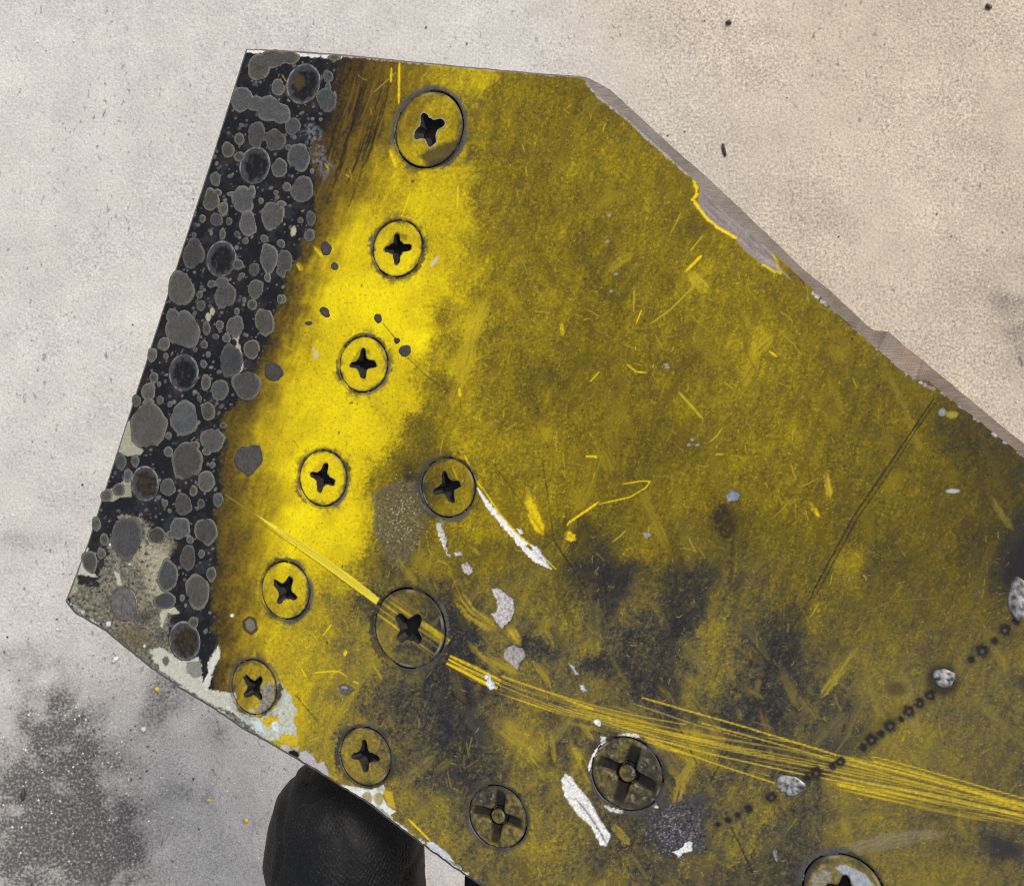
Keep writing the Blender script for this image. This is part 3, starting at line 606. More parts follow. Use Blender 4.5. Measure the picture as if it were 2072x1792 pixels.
stroke(ZE([(1460, 1180), (1600, 1260), (1760, 1360), (1900, 1480), (2072, 1590)]), 7, alb(214, 222, 228), rag=1, taper=False)
poly(ZE([(1740, 1320), (1790, 1315), (1900, 1400), (1960, 1480), (1880, 1450), (1750, 1370)]), alb(206, 216, 226), warp=1.5, vary=.25)
spot(*ZE([(695, 630)])[0], 12, 9, alb(16, 16, 18), warp=.2)
for k in range(80):
    x, y = rng.uniform(445, 600), rng.uniform(1360, 1500)
    if 1440 + (x - 500) * .6 > y > 1380 + (x - 520) * 1.1:
        spot(x, y, 2, 2, alb(110, 112, 100), a=.6)

# ------------------------------------------------------------------ fasteners: positions on the panel
SCREWS = [  # x, y, ry, rotation, kind
    (867, 262, 79, -18, 'cross'), (804, 503, 59, 0, 'cross'), (735, 737, 58, 0, 'cross'), (653, 967, 58, 17, 'cross'), (906, 986, 62, -18, 'cross'),
    (577, 1194, 60, 30, 'cross'), (828, 1271, 83, 43, 'cross'), (513, 1390, 57, 45, 'cross'), (739, 1530, 61, -3, 'cross'),
    (1007, 1652, 65, 8, 'boss'), (1268, 1565, 76, 18, 'boss'), (1706, 1806, 80, 10, 'cross')]
FLUSH = [(613, 170, 42, 'dark'), (515, 335, 39, 'dark'), (447, 524, 38, 'dark'), (371, 754, 39, 'dark'), (293, 978, 37, 'brown'), (250, 1221, 36, 'metal'), (373, 1296, 41, 'brown')]


def scl(x, y):
    return (loc(x, y + 1)[1] - loc(x, y - 1)[1]) / -2.0            # mm per px, along y


# metal showing on some heads, dirt worked into the seams
poly(ZD([(1750, 1420), (1830, 1340), (1900, 1380), (1880, 1520), (1800, 1640), (1720, 1620), (1790, 1480)]), alb(152, 147, 134), metal=.2, rough=.4, warp=4, vary=.6)
spot(*ZD([(1690, 1610)])[0], 6, 7, alb(216, 204, 180), metal=.3)
poly(Z8([(560, 1660), (660, 1650), (740, 1660), (760, 1792), (500, 1860), (470, 1780)]), alb(150, 136, 84), a=.9, rough=.4, warp=6, vary=.5, tex=lambda q: .5 + 1.2 * N_mid[q] + .8 * N_fine[q])
poly(Z8([(640, 1680), (700, 1660), (820, 1720), (900, 1830), (880, 1960), (800, 1850), (720, 1740)]), alb(206, 214, 222), rough=.3, metal=.5, warp=3, vary=.3)
poly(Z8([(500, 1730), (600, 1690), (620, 1760), (520, 1850)]), alb(166, 160, 148), rough=.35, metal=.3, warp=5, vary=.5, a=.8)
poly(Z1([(1160, 300), (1290, 330), (1290, 700), (1180, 820), (1120, 810), (1200, 620)]), alb(70, 62, 44), a=.6, warp=9, soft=9, tex=lambda q: .5 + 1.3 * N_mid[q] + .5 * N_fine[q])
poly(Z1([(930, 690), (1120, 620), (1180, 450), (1190, 640), (1080, 800), (930, 830), (850, 740)]), alb(60, 54, 42), a=.85, warp=6, soft=5, vary=.3)
poly(Z1([(620, 1380), (700, 1270), (780, 1300), (770, 1340), (690, 1320), (650, 1390)]), alb(120, 96, 24), a=.7, warp=3, soft=3)
poly(Z3([(720, 470), (790, 360), (850, 370), (860, 410), (790, 390), (740, 480)]), alb(128, 104, 26), a=.7, warp=3, soft=3)
poly(Z3([(450, 1220), (520, 1150), (560, 1170), (470, 1240)]), alb(200, 156, 40), a=.6, warp=2, soft=3)
stroke(Z6([(560, 1380 - 20), (690, 1330), (740, 1320)]), 11, alb(52, 48, 54), a=.8, rag=1.3)
SMEAR = {0: [(150, 400, 9, .75)], 2: [(-20, 100, 8, .6)], 3: [(20, 80, 9, .85)], 4: [(30, 100, 10, .8), (150, 260, 12, .6)], 5: [(-40, 110, 10, .8)], 6: [(-10, 110, 5, .5)], 7: [(150, 290, 6, .5)], 8: [(150, 260, 9, .7), (-60, 20, 5, .5)], 9: [(0, 360, 5, .5)], 10: [(0, 200, 8, .6)], 11: [(170, 300, 12, .8)]}
for i, (x, y, ry, rot, kind) in enumerate(SCREWS):
    k = scl(x, y); R = ry * k; a0, b0 = loc(x, y)
    d = 1.35 * R
    q = (slice(max(0, int((b0 - d - B0) / H)), int((b0 + d - B0) / H)), slice(max(0, int((a0 - d - A0) / H)), int((a0 + d - A0) / H)))
    rr = np.hypot(GA[q] - a0, GB[q] - b0) / k                     # px-like radius
    an = np.degrees(np.arctan2(-(GB[q] - b0), GA[q] - a0))        # image-sense angle
    blend(q, .9 * sstep(ry + 6, ry + 1, rr + 4 * N_fine[q] + 3 * N_mid[q]) * sstep(ry - 6, ry - 2, rr) * np.clip(.85 + .9 * N_mid[q], .2, 1), alb(40, 40, 42), .6)
    blend(q, .7 * np.exp(-((rr - ry - 4) / 9) ** 2) * sstep(-.15, .3, N_mid[q] + .4 * N_fine[q]), alb(60, 56, 46), .6)
    for (s0, s1, w, al) in SMEAR.get(i, []):
        an2 = (an - s0) % 360
        mm = al * sstep(0, 25, an2) * sstep(s1 - s0, s1 - s0 - 25, an2) * sstep(w, w * .3, np.abs(rr - ry - w * .25 + 2.5 * N_fine[q]))
        blend(q, mm, alb(86, 86, 88) * (1 if i != 4 else .6), .55, vary=.3)
for i, (x, y, ry, rot, kind) in enumerate(SCREWS):
    for k in range(3):
        s0 = rng.uniform(0, 360); s1 = s0 + rng.uniform(20, 80); rr_ = ry + rng.uniform(-1, 5)
        sq = .90
        stroke([(x + sq * rr_ * math.cos(math.radians(t_)), y + rr_ * math.sin(math.radians(t_))) for t_ in np.arange(s0, s1, 6)], rng.uniform(3, 8), [alb(48, 48, 50), alb(70, 62, 40), alb(96, 94, 92)][k], a=.75, rag=1.2, soft=2, brush=False, dz=.02)
# white paint trapped in the seam of one head
xb, yb = 1268, 1565
for s0, s1, w in ((185, 240, 5), (255, 292, 6), (95, 128, 7)):
    stroke([(xb + 76 * math.cos(math.radians(t_)), yb + 79 * math.sin(math.radians(t_))) for t_ in range(s0, s1, 5)], w, alb(236, 236, 236), rag=.7)

# holes in the face for every fastener
SNAP_A = GA.copy(); SNAP_B = GB.copy()
for (x, y, ry) in [s[:3] for s in SCREWS] + [f[:3] for f in FLUSH]:
    k = scl(x, y); R = ry * k; a0, b0 = loc(x, y); d = 1.1 * R + 1
    q = (slice(max(0, int((b0 - d - B0) / H)), int((b0 + d - B0) / H)), slice(max(0, int((a0 - d - A0) / H)), int((a0 + d - A0) / H)))
    dx = GA[q] - a0; dy = GB[q] - b0; rr = np.hypot(dx, dy)
    near = np.abs(rr - R) < H * .62
    f = np.where(near, R / np.maximum(rr, 1e-6), 1)
    SNAP_A[q] = a0 + dx * f; SNAP_B[q] = b0 + dy * f
    inside = (rr < R) & ~near
    an = np.arctan2(dy, dx)
    clog = (perlin(an * 1.3 + x, np.full_like(an, y * .01), 190) + .4 * perlin(an * 5 + y, np.full_like(an, x * .01), 191) > .16) & (rr > R * .93)      # seam filled with paint here and there
    HGT[q] = np.where(inside, np.where(clog, -.10, -1.6), HGT[q])
HOLE = HGT < -1.2

# ------------------------------------------------------------------ outline of the panel (photo px) with outer bevel
OUT = [  # x, y on the face edge ; outer x, y at the foot of the bevel ; bevel depth mm
    (500, 101, 498, 99, .5), (560, 104, 560, 101, .5), (612, 108, 612, 104, .5), (690, 113, 690, 110, .5), (800, 124, 800, 121, .5), (860, 130, 860, 127, .5), (1000, 143, 1000, 140, .5),
    (1100, 152, 1100, 149, .5), (1170, 157, 1172, 154, .5), (1182, 162, 1192, 158, .8), (1210, 194, 1235, 182, 1.6), (1267, 239, 1290, 232, 2), (1313, 281, 1335, 274, 2), (1353, 316, 1372, 308, 2), (1396, 357, 1412, 342, 2),
    (1413, 373, 1432, 360, 2), (1490, 448, 1509, 432, 2), (1567, 515, 1588, 508, 2), (1599, 543, 1620, 540, 2), (1652, 592, 1672, 582, 2), (1692, 632, 1712, 618, 2), (1732, 668, 1754, 658, 2), (1764, 698, 1768, 668, 2),
    (1778, 708, 1798, 671, 2.2), (1818, 745, 1834, 703, 2.2), (1852, 768, 1866, 727, 2.2), (1880, 771, 1904, 760, 2), (1909, 796, 1936, 786, 2), (1949, 827, 1968, 812, 2), (1972, 845, 1996, 836, 2), (2012, 876, 2032, 866, 2), (2072, 924, 2090, 911, 2),
    (2200, 1027, 2218, 1012, 2), (2330, 1130, 2348, 1115, 2), (2330, 1500, 2333, 1500, .5), (2330, 1970, 2333, 1974, .5), (1800, 1970, 1800, 1973, .5), (1275, 1970, 1273, 1973, .5), (1120, 1880, 1118, 1883, .5), (982, 1792, 980, 1795, .5), (920, 1752, 918, 1755, .5), (860, 1708, 858, 1711, .5), (800, 1664, 798, 1667, .5),
    (740, 1618, 738, 1621, .5), (660, 1568, 658, 1571, .5), (600, 1532, 598, 1535, .5), (560, 1508, 558, 1511, .5), (500, 1476, 498, 1479, .5), (430, 1428, 428, 1431, .5), (370, 1393, 368, 1396, .5), (300, 1343, 298, 1346, .5), (215, 1274, 213, 1277, .5),
    (152, 1236, 149, 1238, .5), (136, 1215, 132, 1216, .5), (148, 1185, 145, 1184, .5), (180, 1098, 178, 1097, .4), (243, 902, 241, 901, .4), (308, 700, 306, 699, .4), (372, 500, 370, 499, .4), (428, 330, 426, 329, .4), (470, 196, 468, 195, .4)]
O = np.array(OUT, float)
dense = []
for p, n in zip(O, np.roll(O, -1, 0)):
    L = math.hypot(*(n[:2] - p[:2])); m = max(1, int(L / 7))
    for i in range(m):
        dense.append(p + (n - p) * i / m)
dense = np.array(dense)
jx = fbm(dense[:, 0], dense[:, 1], 16, 3, 61); jy = fbm(dense[:, 0], dense[:, 1], 16, 3, 62)
left = (dense[:, 0] < 495) & (dense[:, 1] < 1150)
amp = np.where(left, .8, np.where(dense[:, 1] > 1230, 3.6, 2.2))
dense[:, 0] += amp * jx; dense[:, 1] += amp * jy
dense[:, 2] += .6 * amp * jx; dense[:, 3] += .6 * amp * jy
oa, ob = loc(dense[:, 0], dense[:, 1])
POLY = np.stack([oa, ob], 1)
inside = np.zeros((NY, NX), bool)
p0 = POLY; p1 = np.roll(POLY, -1, 0)
for j in range(NY):
    y = gb[j] + 1e-4
    m = (p0[:, 1] > y) != (p1[:, 1] > y)
    if not m.any():
        continue
    xs = np.sort(p0[m, 0] + (y - p0[m, 1]) * (p1[m, 0] - p0[m, 0]) / (p1[m, 1] - p0[m, 1]))
    for k in range(0, len(xs) - 1, 2):
        i0 = int(np.ceil((xs[k] - A0) / H)); i1 = int(np.floor((xs[k + 1] - A0) / H))
        inside[j, max(0, i0):max(0, i1 + 1)] = True
quad = inside[:-1, :-1] & inside[1:, :-1] & inside[:-1, 1:] & inside[1:, 1:]
vid = np.arange(NX * NY).reshape(NY, NX)
qv = np.stack([vid[:-1, :-1][quad], vid[:-1, 1:][quad], vid[1:, 1:][quad], vid[1:, :-1][quad]], 1)
e = np.concatenate([qv[:, [0, 1]], qv[:, [1, 2]], qv[:, [2, 3]], qv[:, [3, 0]]])
key = np.minimum(e[:, 0], e[:, 1]).astype(np.int64) * (NX * NY) + np.maximum(e[:, 0], e[:, 1])
u_, ix_, cnt = np.unique(key, return_index=True, return_counts=True)
bedge = e[ix_[cnt == 1]]
bverts = np.unique(bedge)
VA = SNAP_A.ravel().copy(); VB = SNAP_B.ravel().copy(); VZ = HGT.ravel().copy()
bp = np.stack([VA[bverts], VB[bverts]], 1).astype(float)
best = np.full(len(bp), 1e9); prm = np.zeros(len(bp)); near = bp.copy()
for i, (p, n) in enumerate(zip(p0, p1)):
    dv = n - p; L2 = dv @ dv + 1e-12
    t = np.clip(((bp - p) @ dv) / L2, 0, 1)
    pt = p + t[:, None] * dv
    dd = np.hypot(*(bp - pt).T); mk = dd < best
    best[mk] = dd[mk]; prm[mk] = i + t[mk]; near[mk] = pt[mk]
VA[bverts] = near[:, 0]; VB[bverts] = near[:, 1]; VZ[bverts] = np.maximum(VZ[bverts], -.06)


# ------------------------------------------------------------------ mesh helpers
def obj(name, me, parent=None, mat=None):
    o = bpy.data.objects.new(name, me)
    COL.objects.link(o)
    if parent:
        o.parent = parent
    if mat:
        me.materials.clear(); me.materials.append(mat)
    return o


def mesh(name, V, F, smooth=True):
    me = bpy.data.meshes.new(name)
    me.from_pydata([tuple(map(float, v)) for v in V], [], [tuple(map(int, f)) for f in F])
    if smooth:
        me.polygons.foreach_set("use_smooth", [True] * len(me.polygons))
    return me


def attrs(me, rgb, rou, met):
    n = len(me.vertices)
    a = me.attributes.new("pigment", 'FLOAT_COLOR', 'POINT')
    b = np.ones((n, 4), np.float32); b[:, :3] = np.clip(rgb, .002, .95)
    a.data.foreach_set("color", b.ravel())
    for nm, v in (("gloss", rou), ("bare", met)):
        t = me.attributes.new(nm, 'FLOAT', 'POINT')
        t.data.foreach_set("value", np.ascontiguousarray(np.broadcast_to(np.asarray(v, np.float32), (n,))))


def big_quads(name, co, quads):
    me = bpy.data.meshes.new(name)
    me.vertices.add(len(co)); me.vertices.foreach_set("co", co.astype(np.float32).ravel())
    me.loops.add(quads.size); me.loops.foreach_set("vertex_index", quads.astype(np.int32).ravel())
    me.polygons.add(len(quads))
    me.polygons.foreach_set("loop_start", np.arange(0, quads.size, 4, dtype=np.int32))
    me.polygons.foreach_set("loop_total", np.full(len(quads), 4, np.int32))
    me.polygons.foreach_set("use_smooth", np.ones(len(quads), bool))
    me.update(calc_edges=True)
    return me


def nodes(name):
    m = bpy.data.materials.new(name); m.use_nodes = True
    return m, m.node_tree, m.node_tree.nodes["Principled BSDF"]


def N(nt, kind, **kw):
    n = nt.nodes.new(kind)
    for k, v in kw.items():
        if k in ('operation', 'blend_type', 'data_type', 'attribute_name', 'feature', 'distance', 'noise_dimensions', 'wave_type', 'bands_direction'):
            setattr(n, k, v)
        else:
            n.inputs[k].default_value = v
    return n


# worn paint: pigment, gloss and bare metal come from the face itself; nodes add the finest grain
def worn_paint(name, bump=.08, grain=.16, spec=.24):
    m, nt, b = nodes(name)
    L = nt.links.new
    col = N(nt, "ShaderNodeAttribute", attribute_name="pigment")
    ro = N(nt, "ShaderNodeAttribute", attribute_name="gloss")
    ba = N(nt, "ShaderNodeAttribute", attribute_name="bare")
    tc = N(nt, "ShaderNodeTexCoord")
    n1 = N(nt, "ShaderNodeTexNoise", Scale=4200.0, Detail=3.0, Roughness=.6)
    L(tc.outputs["Object"], n1.inputs["Vector"])
    mr = N(nt, "ShaderNodeMapRange"); mr.inputs[1].default_value = .25; mr.inputs[2].default_value = .75
    mr.inputs[3].default_value = 1 - grain; mr.inputs[4].default_value = 1 + grain
    L(n1.outputs["Fac"], mr.inputs[0])
    mx = N(nt, "ShaderNodeVectorMath", operation='MULTIPLY')
    L(col.outputs["Color"], mx.inputs[0]); L(mr.outputs[0], mx.inputs[1])
    L(mx.outputs[0], b.inputs["Base Color"])
    L(ro.outputs["Fac"], b.inputs["Roughness"]); L(ba.outputs["Fac"], b.inputs["Metallic"])
    b.inputs["Specular IOR Level"].default_value = spec
    bp_ = N(nt, "ShaderNodeBump", Strength=bump, Distance=.0002)
    L(n1.outputs["Fac"], bp_.inputs["Height"]); L(bp_.outputs[0], b.inputs["Normal"])
    return m


M_PAINT = worn_paint("worn yellow paint")
M_DROP = worn_paint("burnt residue", .35, .4, .3)
M_METAL, nt, b = nodes("cut aluminium edge")
tc = N(nt, "ShaderNodeTexCoord"); mp = N(nt, "ShaderNodeMapping"); mp.inputs["Rotation"].default_value = (0, 0, math.radians(39)); mp.inputs["Scale"].default_value = (260, 5200, 900)
n1 = N(nt, "ShaderNodeTexNoise", Scale=1.0, Detail=4.0); n2 = N(nt, "ShaderNodeTexNoise", Scale=240.0, Detail=3.0)
nt.links.new(tc.outputs["Object"], mp.inputs["Vector"]); nt.links.new(mp.outputs[0], n1.inputs["Vector"]); nt.links.new(tc.outputs["Object"], n2.inputs["Vector"])
ad = N(nt, "ShaderNodeMath", operation='ADD'); nt.links.new(n1.outputs["Fac"], ad.inputs[0]); nt.links.new(n2.outputs["Fac"], ad.inputs[1])
cr = N(nt, "ShaderNodeValToRGB"); cr.color_ramp.elements[0].position = .6; cr.color_ramp.elements[0].color = (.07, .06, .053, 1); cr.color_ramp.elements[1].position = 1.35; cr.color_ramp.elements[1].color = (.165, .145, .13, 1)
hv = N(nt, "ShaderNodeMath", operation='MULTIPLY'); hv.inputs[1].default_value = .75
nt.links.new(ad.outputs[0], hv.inputs[0]); nt.links.new(hv.outputs[0], cr.inputs[0]); pg = N(nt, "ShaderNodeAttribute", attribute_name="pigment"); mt_ = N(nt, "ShaderNodeVectorMath", operation='MULTIPLY')
nt.links.new(cr.outputs[0], mt_.inputs[0]); nt.links.new(pg.outputs["Color"], mt_.inputs[1]); nt.links.new(mt_.outputs[0], b.inputs["Base Color"])
cr.color_ramp.elements[0].position = .5; cr.color_ramp.elements[1].position = 1.0
b.inputs["Roughness"].default_value = .5; b.inputs["Metallic"].default_value = .15
bq = N(nt, "ShaderNodeBump", Strength=.3, Distance=.0003); nt.links.new(n1.outputs["Fac"], bq.inputs["Height"]); nt.links.new(bq.outputs[0], b.inputs["Normal"])

M_GRIME, nt, b = nodes("grime in the recess")
b.inputs["Base Color"].default_value = (.007, .0065, .006, 1); b.inputs["Roughness"].default_value = .75

MM = .001
# ------------------------------------------------------------------ the panel
panel = bpy.data.objects.new("metal_panel", None)
COL.objects.link(panel)
panel.empty_display_size = .02
panel.location = (0, 0, CAM_H - D * MM)
panel.rotation_euler = (0, -TH, 0)
panel["label"] = "scorched yellow painted metal panel with countersunk screws, held above the concrete"
panel["category"] = "metal panel"

used = np.zeros(NX * NY, bool); used[qv.ravel()] = True
remap = np.cumsum(used) - 1
co = np.stack([VA, VB, VZ], 1)[used] * MM
me = big_quads("painted_face", co, remap[qv])
cc = RGB.reshape(-1, 3)[used].copy()
hole = HOLE.ravel()[used]
cc[hole] = alb(20, 20, 22)
attrs(me, cc, np.clip(ROU.ravel()[used], .2, .9), np.clip(MET.ravel()[used], 0, 1))
face = obj("painted_face", me, panel, M_PAINT)

# bevelled edge all round and the underside
THICK = 3.2
dn = np.vstack([dense, dense[:1]])
oi = np.clip(prm, 0, len(dense) - 1e-6); i0 = oi.astype(int); ft = (oi - i0)[:, None]
row = dn[i0] * (1 - ft) + dn[i0 + 1] * ft
wob = 1 + .12 * fbm(row[:, 0], row[:, 1], 22, 3, 66)
o1a, o1b = loc(row[:, 2], row[:, 3], -row[:, 4] * wob)
idx = {v: i for i, v in enumerate(bverts)}
nB = len(bverts)
ring0 = np.stack([VA[bverts], VB[bverts], VZ[bverts] - .002], 1)
ring1 = np.stack([o1a, o1b, -row[:, 4] * wob], 1)
ring2 = np.stack([o1a, o1b, np.full(nB, -THICK)], 1)
F = []
for a_, b_ in bedge:
    i, j = idx[a_], idx[b_]
    F.append((i, i + nB, j + nB, j)); F.append((i + nB, i + 2 * nB, j + 2 * nB, j + nB))
V = np.vstack([ring0, ring1, ring2]) * MM
edge_me = mesh("panel_edge", V, F, False)
scuff = np.exp(-((row[:, 0] - 1832) / 38) ** 2) * (row[:, 1] < 900)
ep = np.ones((3 * nB, 3), np.float32) * .93
warm_ = np.tile(sstep(1400, 1800, row[:, 0]), 3)[:, None]
ep = ep * (1 - warm_) + np.array([.90, .78, .70]) * warm_
ep[:nB] *= 1 - .15 * scuff[:, None]
ep[nB:2 * nB] *= np.array([1.0, .82, .66])[None] * scuff[:, None] + (1 - scuff[:, None])
attrs(edge_me, ep, .5, .1)
edge = obj("panel_edge", edge_me, panel, M_METAL)
edge["label"] = "bare grey bevelled edge of the panel"
ua, ub = loc(O[:, 0], O[:, 1])
under = mesh("underside", np.stack([ua, ub, np.full(len(O), -THICK + .01)], 1) * MM, [list(range(len(O)))[::-1]], False)
attrs(under, np.full((len(O), 3), .9), .5, .1)
obj("underside", under, panel, M_METAL)


# ------------------------------------------------------------------ fasteners
def sample(a, b):
    fx = (a - A0) / H; fy = (b - B0) / H
    return bil(RGB, fx, fy), bil(ROU, fx, fy), bil(MET, fx, fy)


def screw(i, x, y, ry, rot, kind):
    k = scl(x, y); R = ry * k * .955
    a0, b0 = loc(x, y)
    nA, nR = 144, (24 if kind == 'cross' else 40)
    ph = np.linspace(0, 2 * np.pi, nA, endpoint=False)
    rt = -math.radians(rot)
    c, s = np.abs(np.cos(ph - rt)), np.abs(np.sin(ph - rt))
    Ls = R * (.55 if ry < 70 else .47)
    jag = 1 + .05 * np.sin(3 * ph + i) + .04 * np.sin(7 * ph + 2 * i) + .03 * np.sin(11 * ph + 5 * i)
    dl = np.arctan2(np.minimum(c, s), np.maximum(c, s))
    rstar = np.full(nA, .02 * R)
    for rr_ in np.linspace(.02, .6, 240) * R:
        ax, ac = rr_ * np.cos(dl), rr_ * np.sin(dl)
        tip = np.sqrt(np.clip(1 - (np.clip(ax - Ls * .82, 0, None) / (Ls * .18)) ** 2, 0, 1))
        hw = (.11 * R + .23 * R * np.exp(-(ax / (.19 * R)) ** 1.6)) * tip
        ok = (ac < hw) & (ax < Ls)
        rstar = np.where(ok, np.maximum(rstar, rr_), rstar)
    rstar = rstar * jag
    if kind == 'boss':
        rstar = np.full(nA, R * .02)
    V = []; dark = []
    for r in range(nR + 1):
        t = (r / nR) ** 1.0
        rad = rstar * (1 - t) + R * t
        z = .05 * (1 - (rad / R) ** 2) - .07 * sstep(.95, 1.0, rad / R) + .02
        dk = np.zeros(nA)
        if kind == 'boss':
            xx, yy = rad * np.cos(ph - rt), rad * np.sin(ph - rt)
            w_ = .21
            arm = np.maximum(sstep(w_, w_ - .09, np.abs(xx) / R), sstep(w_, w_ - .09, np.abs(yy) / R)) * sstep(.24, .30, rad / R) * sstep(.95, .80, rad / R)
            ringg = sstep(.07, .02, np.abs(rad / R - .275))
            z = z - .75 * arm * sstep(1.0, .35, rad / R) - .4 * ringg - .12 * sstep(.26, .2, rad / R)
            dk = np.clip(.9 * arm + .95 * ringg, 0, 1)
        V.append(np.stack([a0 + rad * np.cos(ph), b0 + rad * np.sin(ph), z], 1)); dark.append(dk)
    V.append(np.stack([a0 + R * .995 * np.cos(ph), b0 + R * .995 * np.sin(ph), np.full(nA, -1.7)], 1)); dark.append(np.ones(nA))
    V = np.vstack(V); dark = np.concatenate(dark)
    F = []
    for r in range(nR + 1):
        for q_ in range(nA):
            q2 = (q_ + 1) % nA
            F.append((r * nA + q_, (r + 1) * nA + q_, (r + 1) * nA + q2, r * nA + q2))
    if kind == 'boss':
        V = np.vstack([V, [[a0, b0, V[0, 2]]]]); dark = np.r_[dark, 0]
        F += [(q_, (q_ + 1) % nA, len(V) - 1) for q_ in range(nA)]
    me = mesh("screw", V * MM, F)
    rgb, ro, mt = sample(V[:, 0], V[:, 1])
    rr = np.hypot(V[:, 0] - a0, V[:, 1] - b0) / R
    nf = fbm(V[:, 0] * 12, V[:, 1] * 12, 9, 2, 70 + i)
    if kind == 'cross':
        # paint worn off round the lip of the cross
        drv = np.tile(rstar, nR + 2)[:len(V)]
        lip = sstep(.075, .0, (np.hypot(V[:, 0] - a0, V[:, 1] - b0) - drv) / R + .05 * nf)
        rgb = rgb * (1 - .8 * lip[:, None]) + (alb(104, 88, 58) if i else alb(168, 164, 150)) * .8 * lip[:, None] * (1 + .8 * nf[:, None])
    if kind == 'boss':
        lobe = sstep(-.1, .35, fbm(V[:, 0] * 12, V[:, 1] * 12, 16, 3, 210 + i)) * .7
        rgb = rgb * (1 - lobe[:, None]) + alb(50, 47, 44) * lobe[:, None]
        hi = sstep(.3, .5, fbm(V[:, 0] * 12, V[:, 1] * 12, 12, 2, 220 + i)) * .6
        rgb = rgb * (1 - hi[:, None]) + alb(150, 146, 140) * hi[:, None]
    rgb = rgb * (1 - dark[:, None]) + alb(24, 21, 20) * dark[:, None]
    rim = sstep(.955, 1, rr + .05 * nf)
    rgb = rgb * (1 - .8 * rim[:, None]) + alb(40, 40, 42) * .8 * rim[:, None]
    an = np.arctan2(V[:, 1] - b0, V[:, 0] - a0)
    worn = sstep(.12, .4, perlin(an * 1.6 + i * 3.7, rr * 2, 160 + i)) * np.exp(-((rr - .955) / .02) ** 2)
    rgb = rgb * (1 - .8 * worn[:, None]) + alb(168, 160, 140) * .8 * worn[:, None]
    packed = sstep(.0, .4, perlin(an * 1.1 + i * 1.9, rr * 3, 180 + i)) * sstep(.80, .97, rr + .10 * nf) * .75
    rgb = rgb * (1 - packed[:, None]) + alb(62, 58, 50) * packed[:, None]
    ro = np.clip(ro - .12 * worn, .2, .9)
    attrs(me, rgb, ro, mt)
    o = obj("screw", me, panel, M_PAINT)
    if kind == 'cross':
        V = []; F = []
        for f_, z in ((1.0, .07), (.97, -.15), (.86, -.8), (.62, -1.7), (.3, -2.3)):
            V.append(np.stack([a0 + rstar * f_ * np.cos(ph), b0 + rstar * f_ * np.sin(ph), np.full(nA, z)], 1))
        V = np.vstack(V + [np.array([[a0, b0, -2.4]])])
        for r in range(4):
            for q_ in range(nA):
                q2 = (q_ + 1) % nA
                F.append((r * nA + q_, r * nA + q2, (r + 1) * nA + q2, (r + 1) * nA + q_))
        F += [(4 * nA + q_, 4 * nA + (q_ + 1) % nA, 5 * nA) for q_ in range(nA)]
        obj("recess", mesh("recess", V * MM, F), o, M_GRIME)
    return o


for i, s_ in enumerate(SCREWS):
    o = screw(i, *s_)
SCR = [o for o in panel.children if o.name.startswith("screw")]


def flush(i, x, y, ry, kind):
    k = scl(x, y); R = ry * k * .985; a0, b0 = loc(x, y)
    nA, nR = 64, 14
    ph = np.linspace(0, 2 * np.pi, nA, endpoint=False)
    V = [np.array([[a0, b0, 0]])]
    for r in range(1, nR + 1):
        V.append(np.stack([a0 + R * r / nR * np.cos(ph), b0 + R * r / nR * np.sin(ph), np.zeros(nA)], 1))
    V.append(np.stack([a0 + R * np.cos(ph), b0 + R * np.sin(ph), np.full(nA, -1.7)], 1))
    V = np.vstack(V)
    rr = np.hypot(V[:, 0] - a0, V[:, 1] - b0) / R
    nf = fbm(V[:, 0] * 12, V[:, 1] * 12, 14, 3, 90 + i)
    off = .14 * nf + .06 * np.cos(np.arctan2(V[:, 1] - b0, V[:, 0] - a0) - 2.4)
    rim = np.exp(-((rr + off * .35 - .95) / .035) ** 2) * np.clip(.6 + 1.6 * fbm(V[:, 0] * 12, V[:, 1] * 12, 22, 2, 95 + i), .1, 1)
    if kind == 'metal':
        z = .10 * (1 - rr ** 2) + .02 * nf
        rgb = alb(128, 124, 122)[None] * (1 + .7 * nf[:, None]); ro, mt = .35, .45
        rgb = rgb * (1 - rim[:, None] * .7) + alb(40, 38, 40) * rim[:, None] * .7
    else:
        z = -.16 * sstep(.85, .6, rr + off) + .08 * rim + .02 * nf
        core = alb(24, 23, 24) if kind == 'dark' else alb(50, 40, 24)
        rgb = core[None] * (1 + 1.1 * nf[:, None])
        fl = sstep(.25, .5, perlin(V[:, 0] * 12 / 9, V[:, 1] * 12 / 9, 140 + i))[:, None] * .35
        rgb = rgb * (1 - fl) + alb(76, 78, 84) * fl
        if i == 0:
            blob = sstep(.45, .2, np.hypot(V[:, 0] - a0 + .25 * R, V[:, 1] - b0 - .15 * R) / R)
            rgb = rgb * (1 - .7 * blob[:, None]) + alb(88, 72, 36) * .7 * blob[:, None]
        crust = sstep(.66, .8, rr + 1.6 * off) * .8
        rgb = rgb * (1 - crust[:, None]) + alb(74, 75, 79) * crust[:, None] * (1 + .4 * nf[:, None])
        rgb = rgb * (1 - .85 * rim[:, None]) + alb(168, 170, 172) * .85 * rim[:, None]
        ro, mt = .35, .0
    z[-nA:] = -1.7
    V[:, 2] = z
    F = [(0, 1 + q_, 1 + (q_ + 1) % nA) for q_ in range(nA)]
    for r in range(nR):
        for q_ in range(nA):
            q2 = (q_ + 1) % nA
            F.append((1 + r * nA + q_, 1 + (r + 1) * nA + q_, 1 + (r + 1) * nA + q2, 1 + r * nA + q2))
    me = mesh("flush_rivet", V * MM, F); attrs(me, rgb, ro, mt)
    obj("flush_rivet", me, panel, M_DROP)


for i, f_ in enumerate(FLUSH):
    flush(i, *f_)

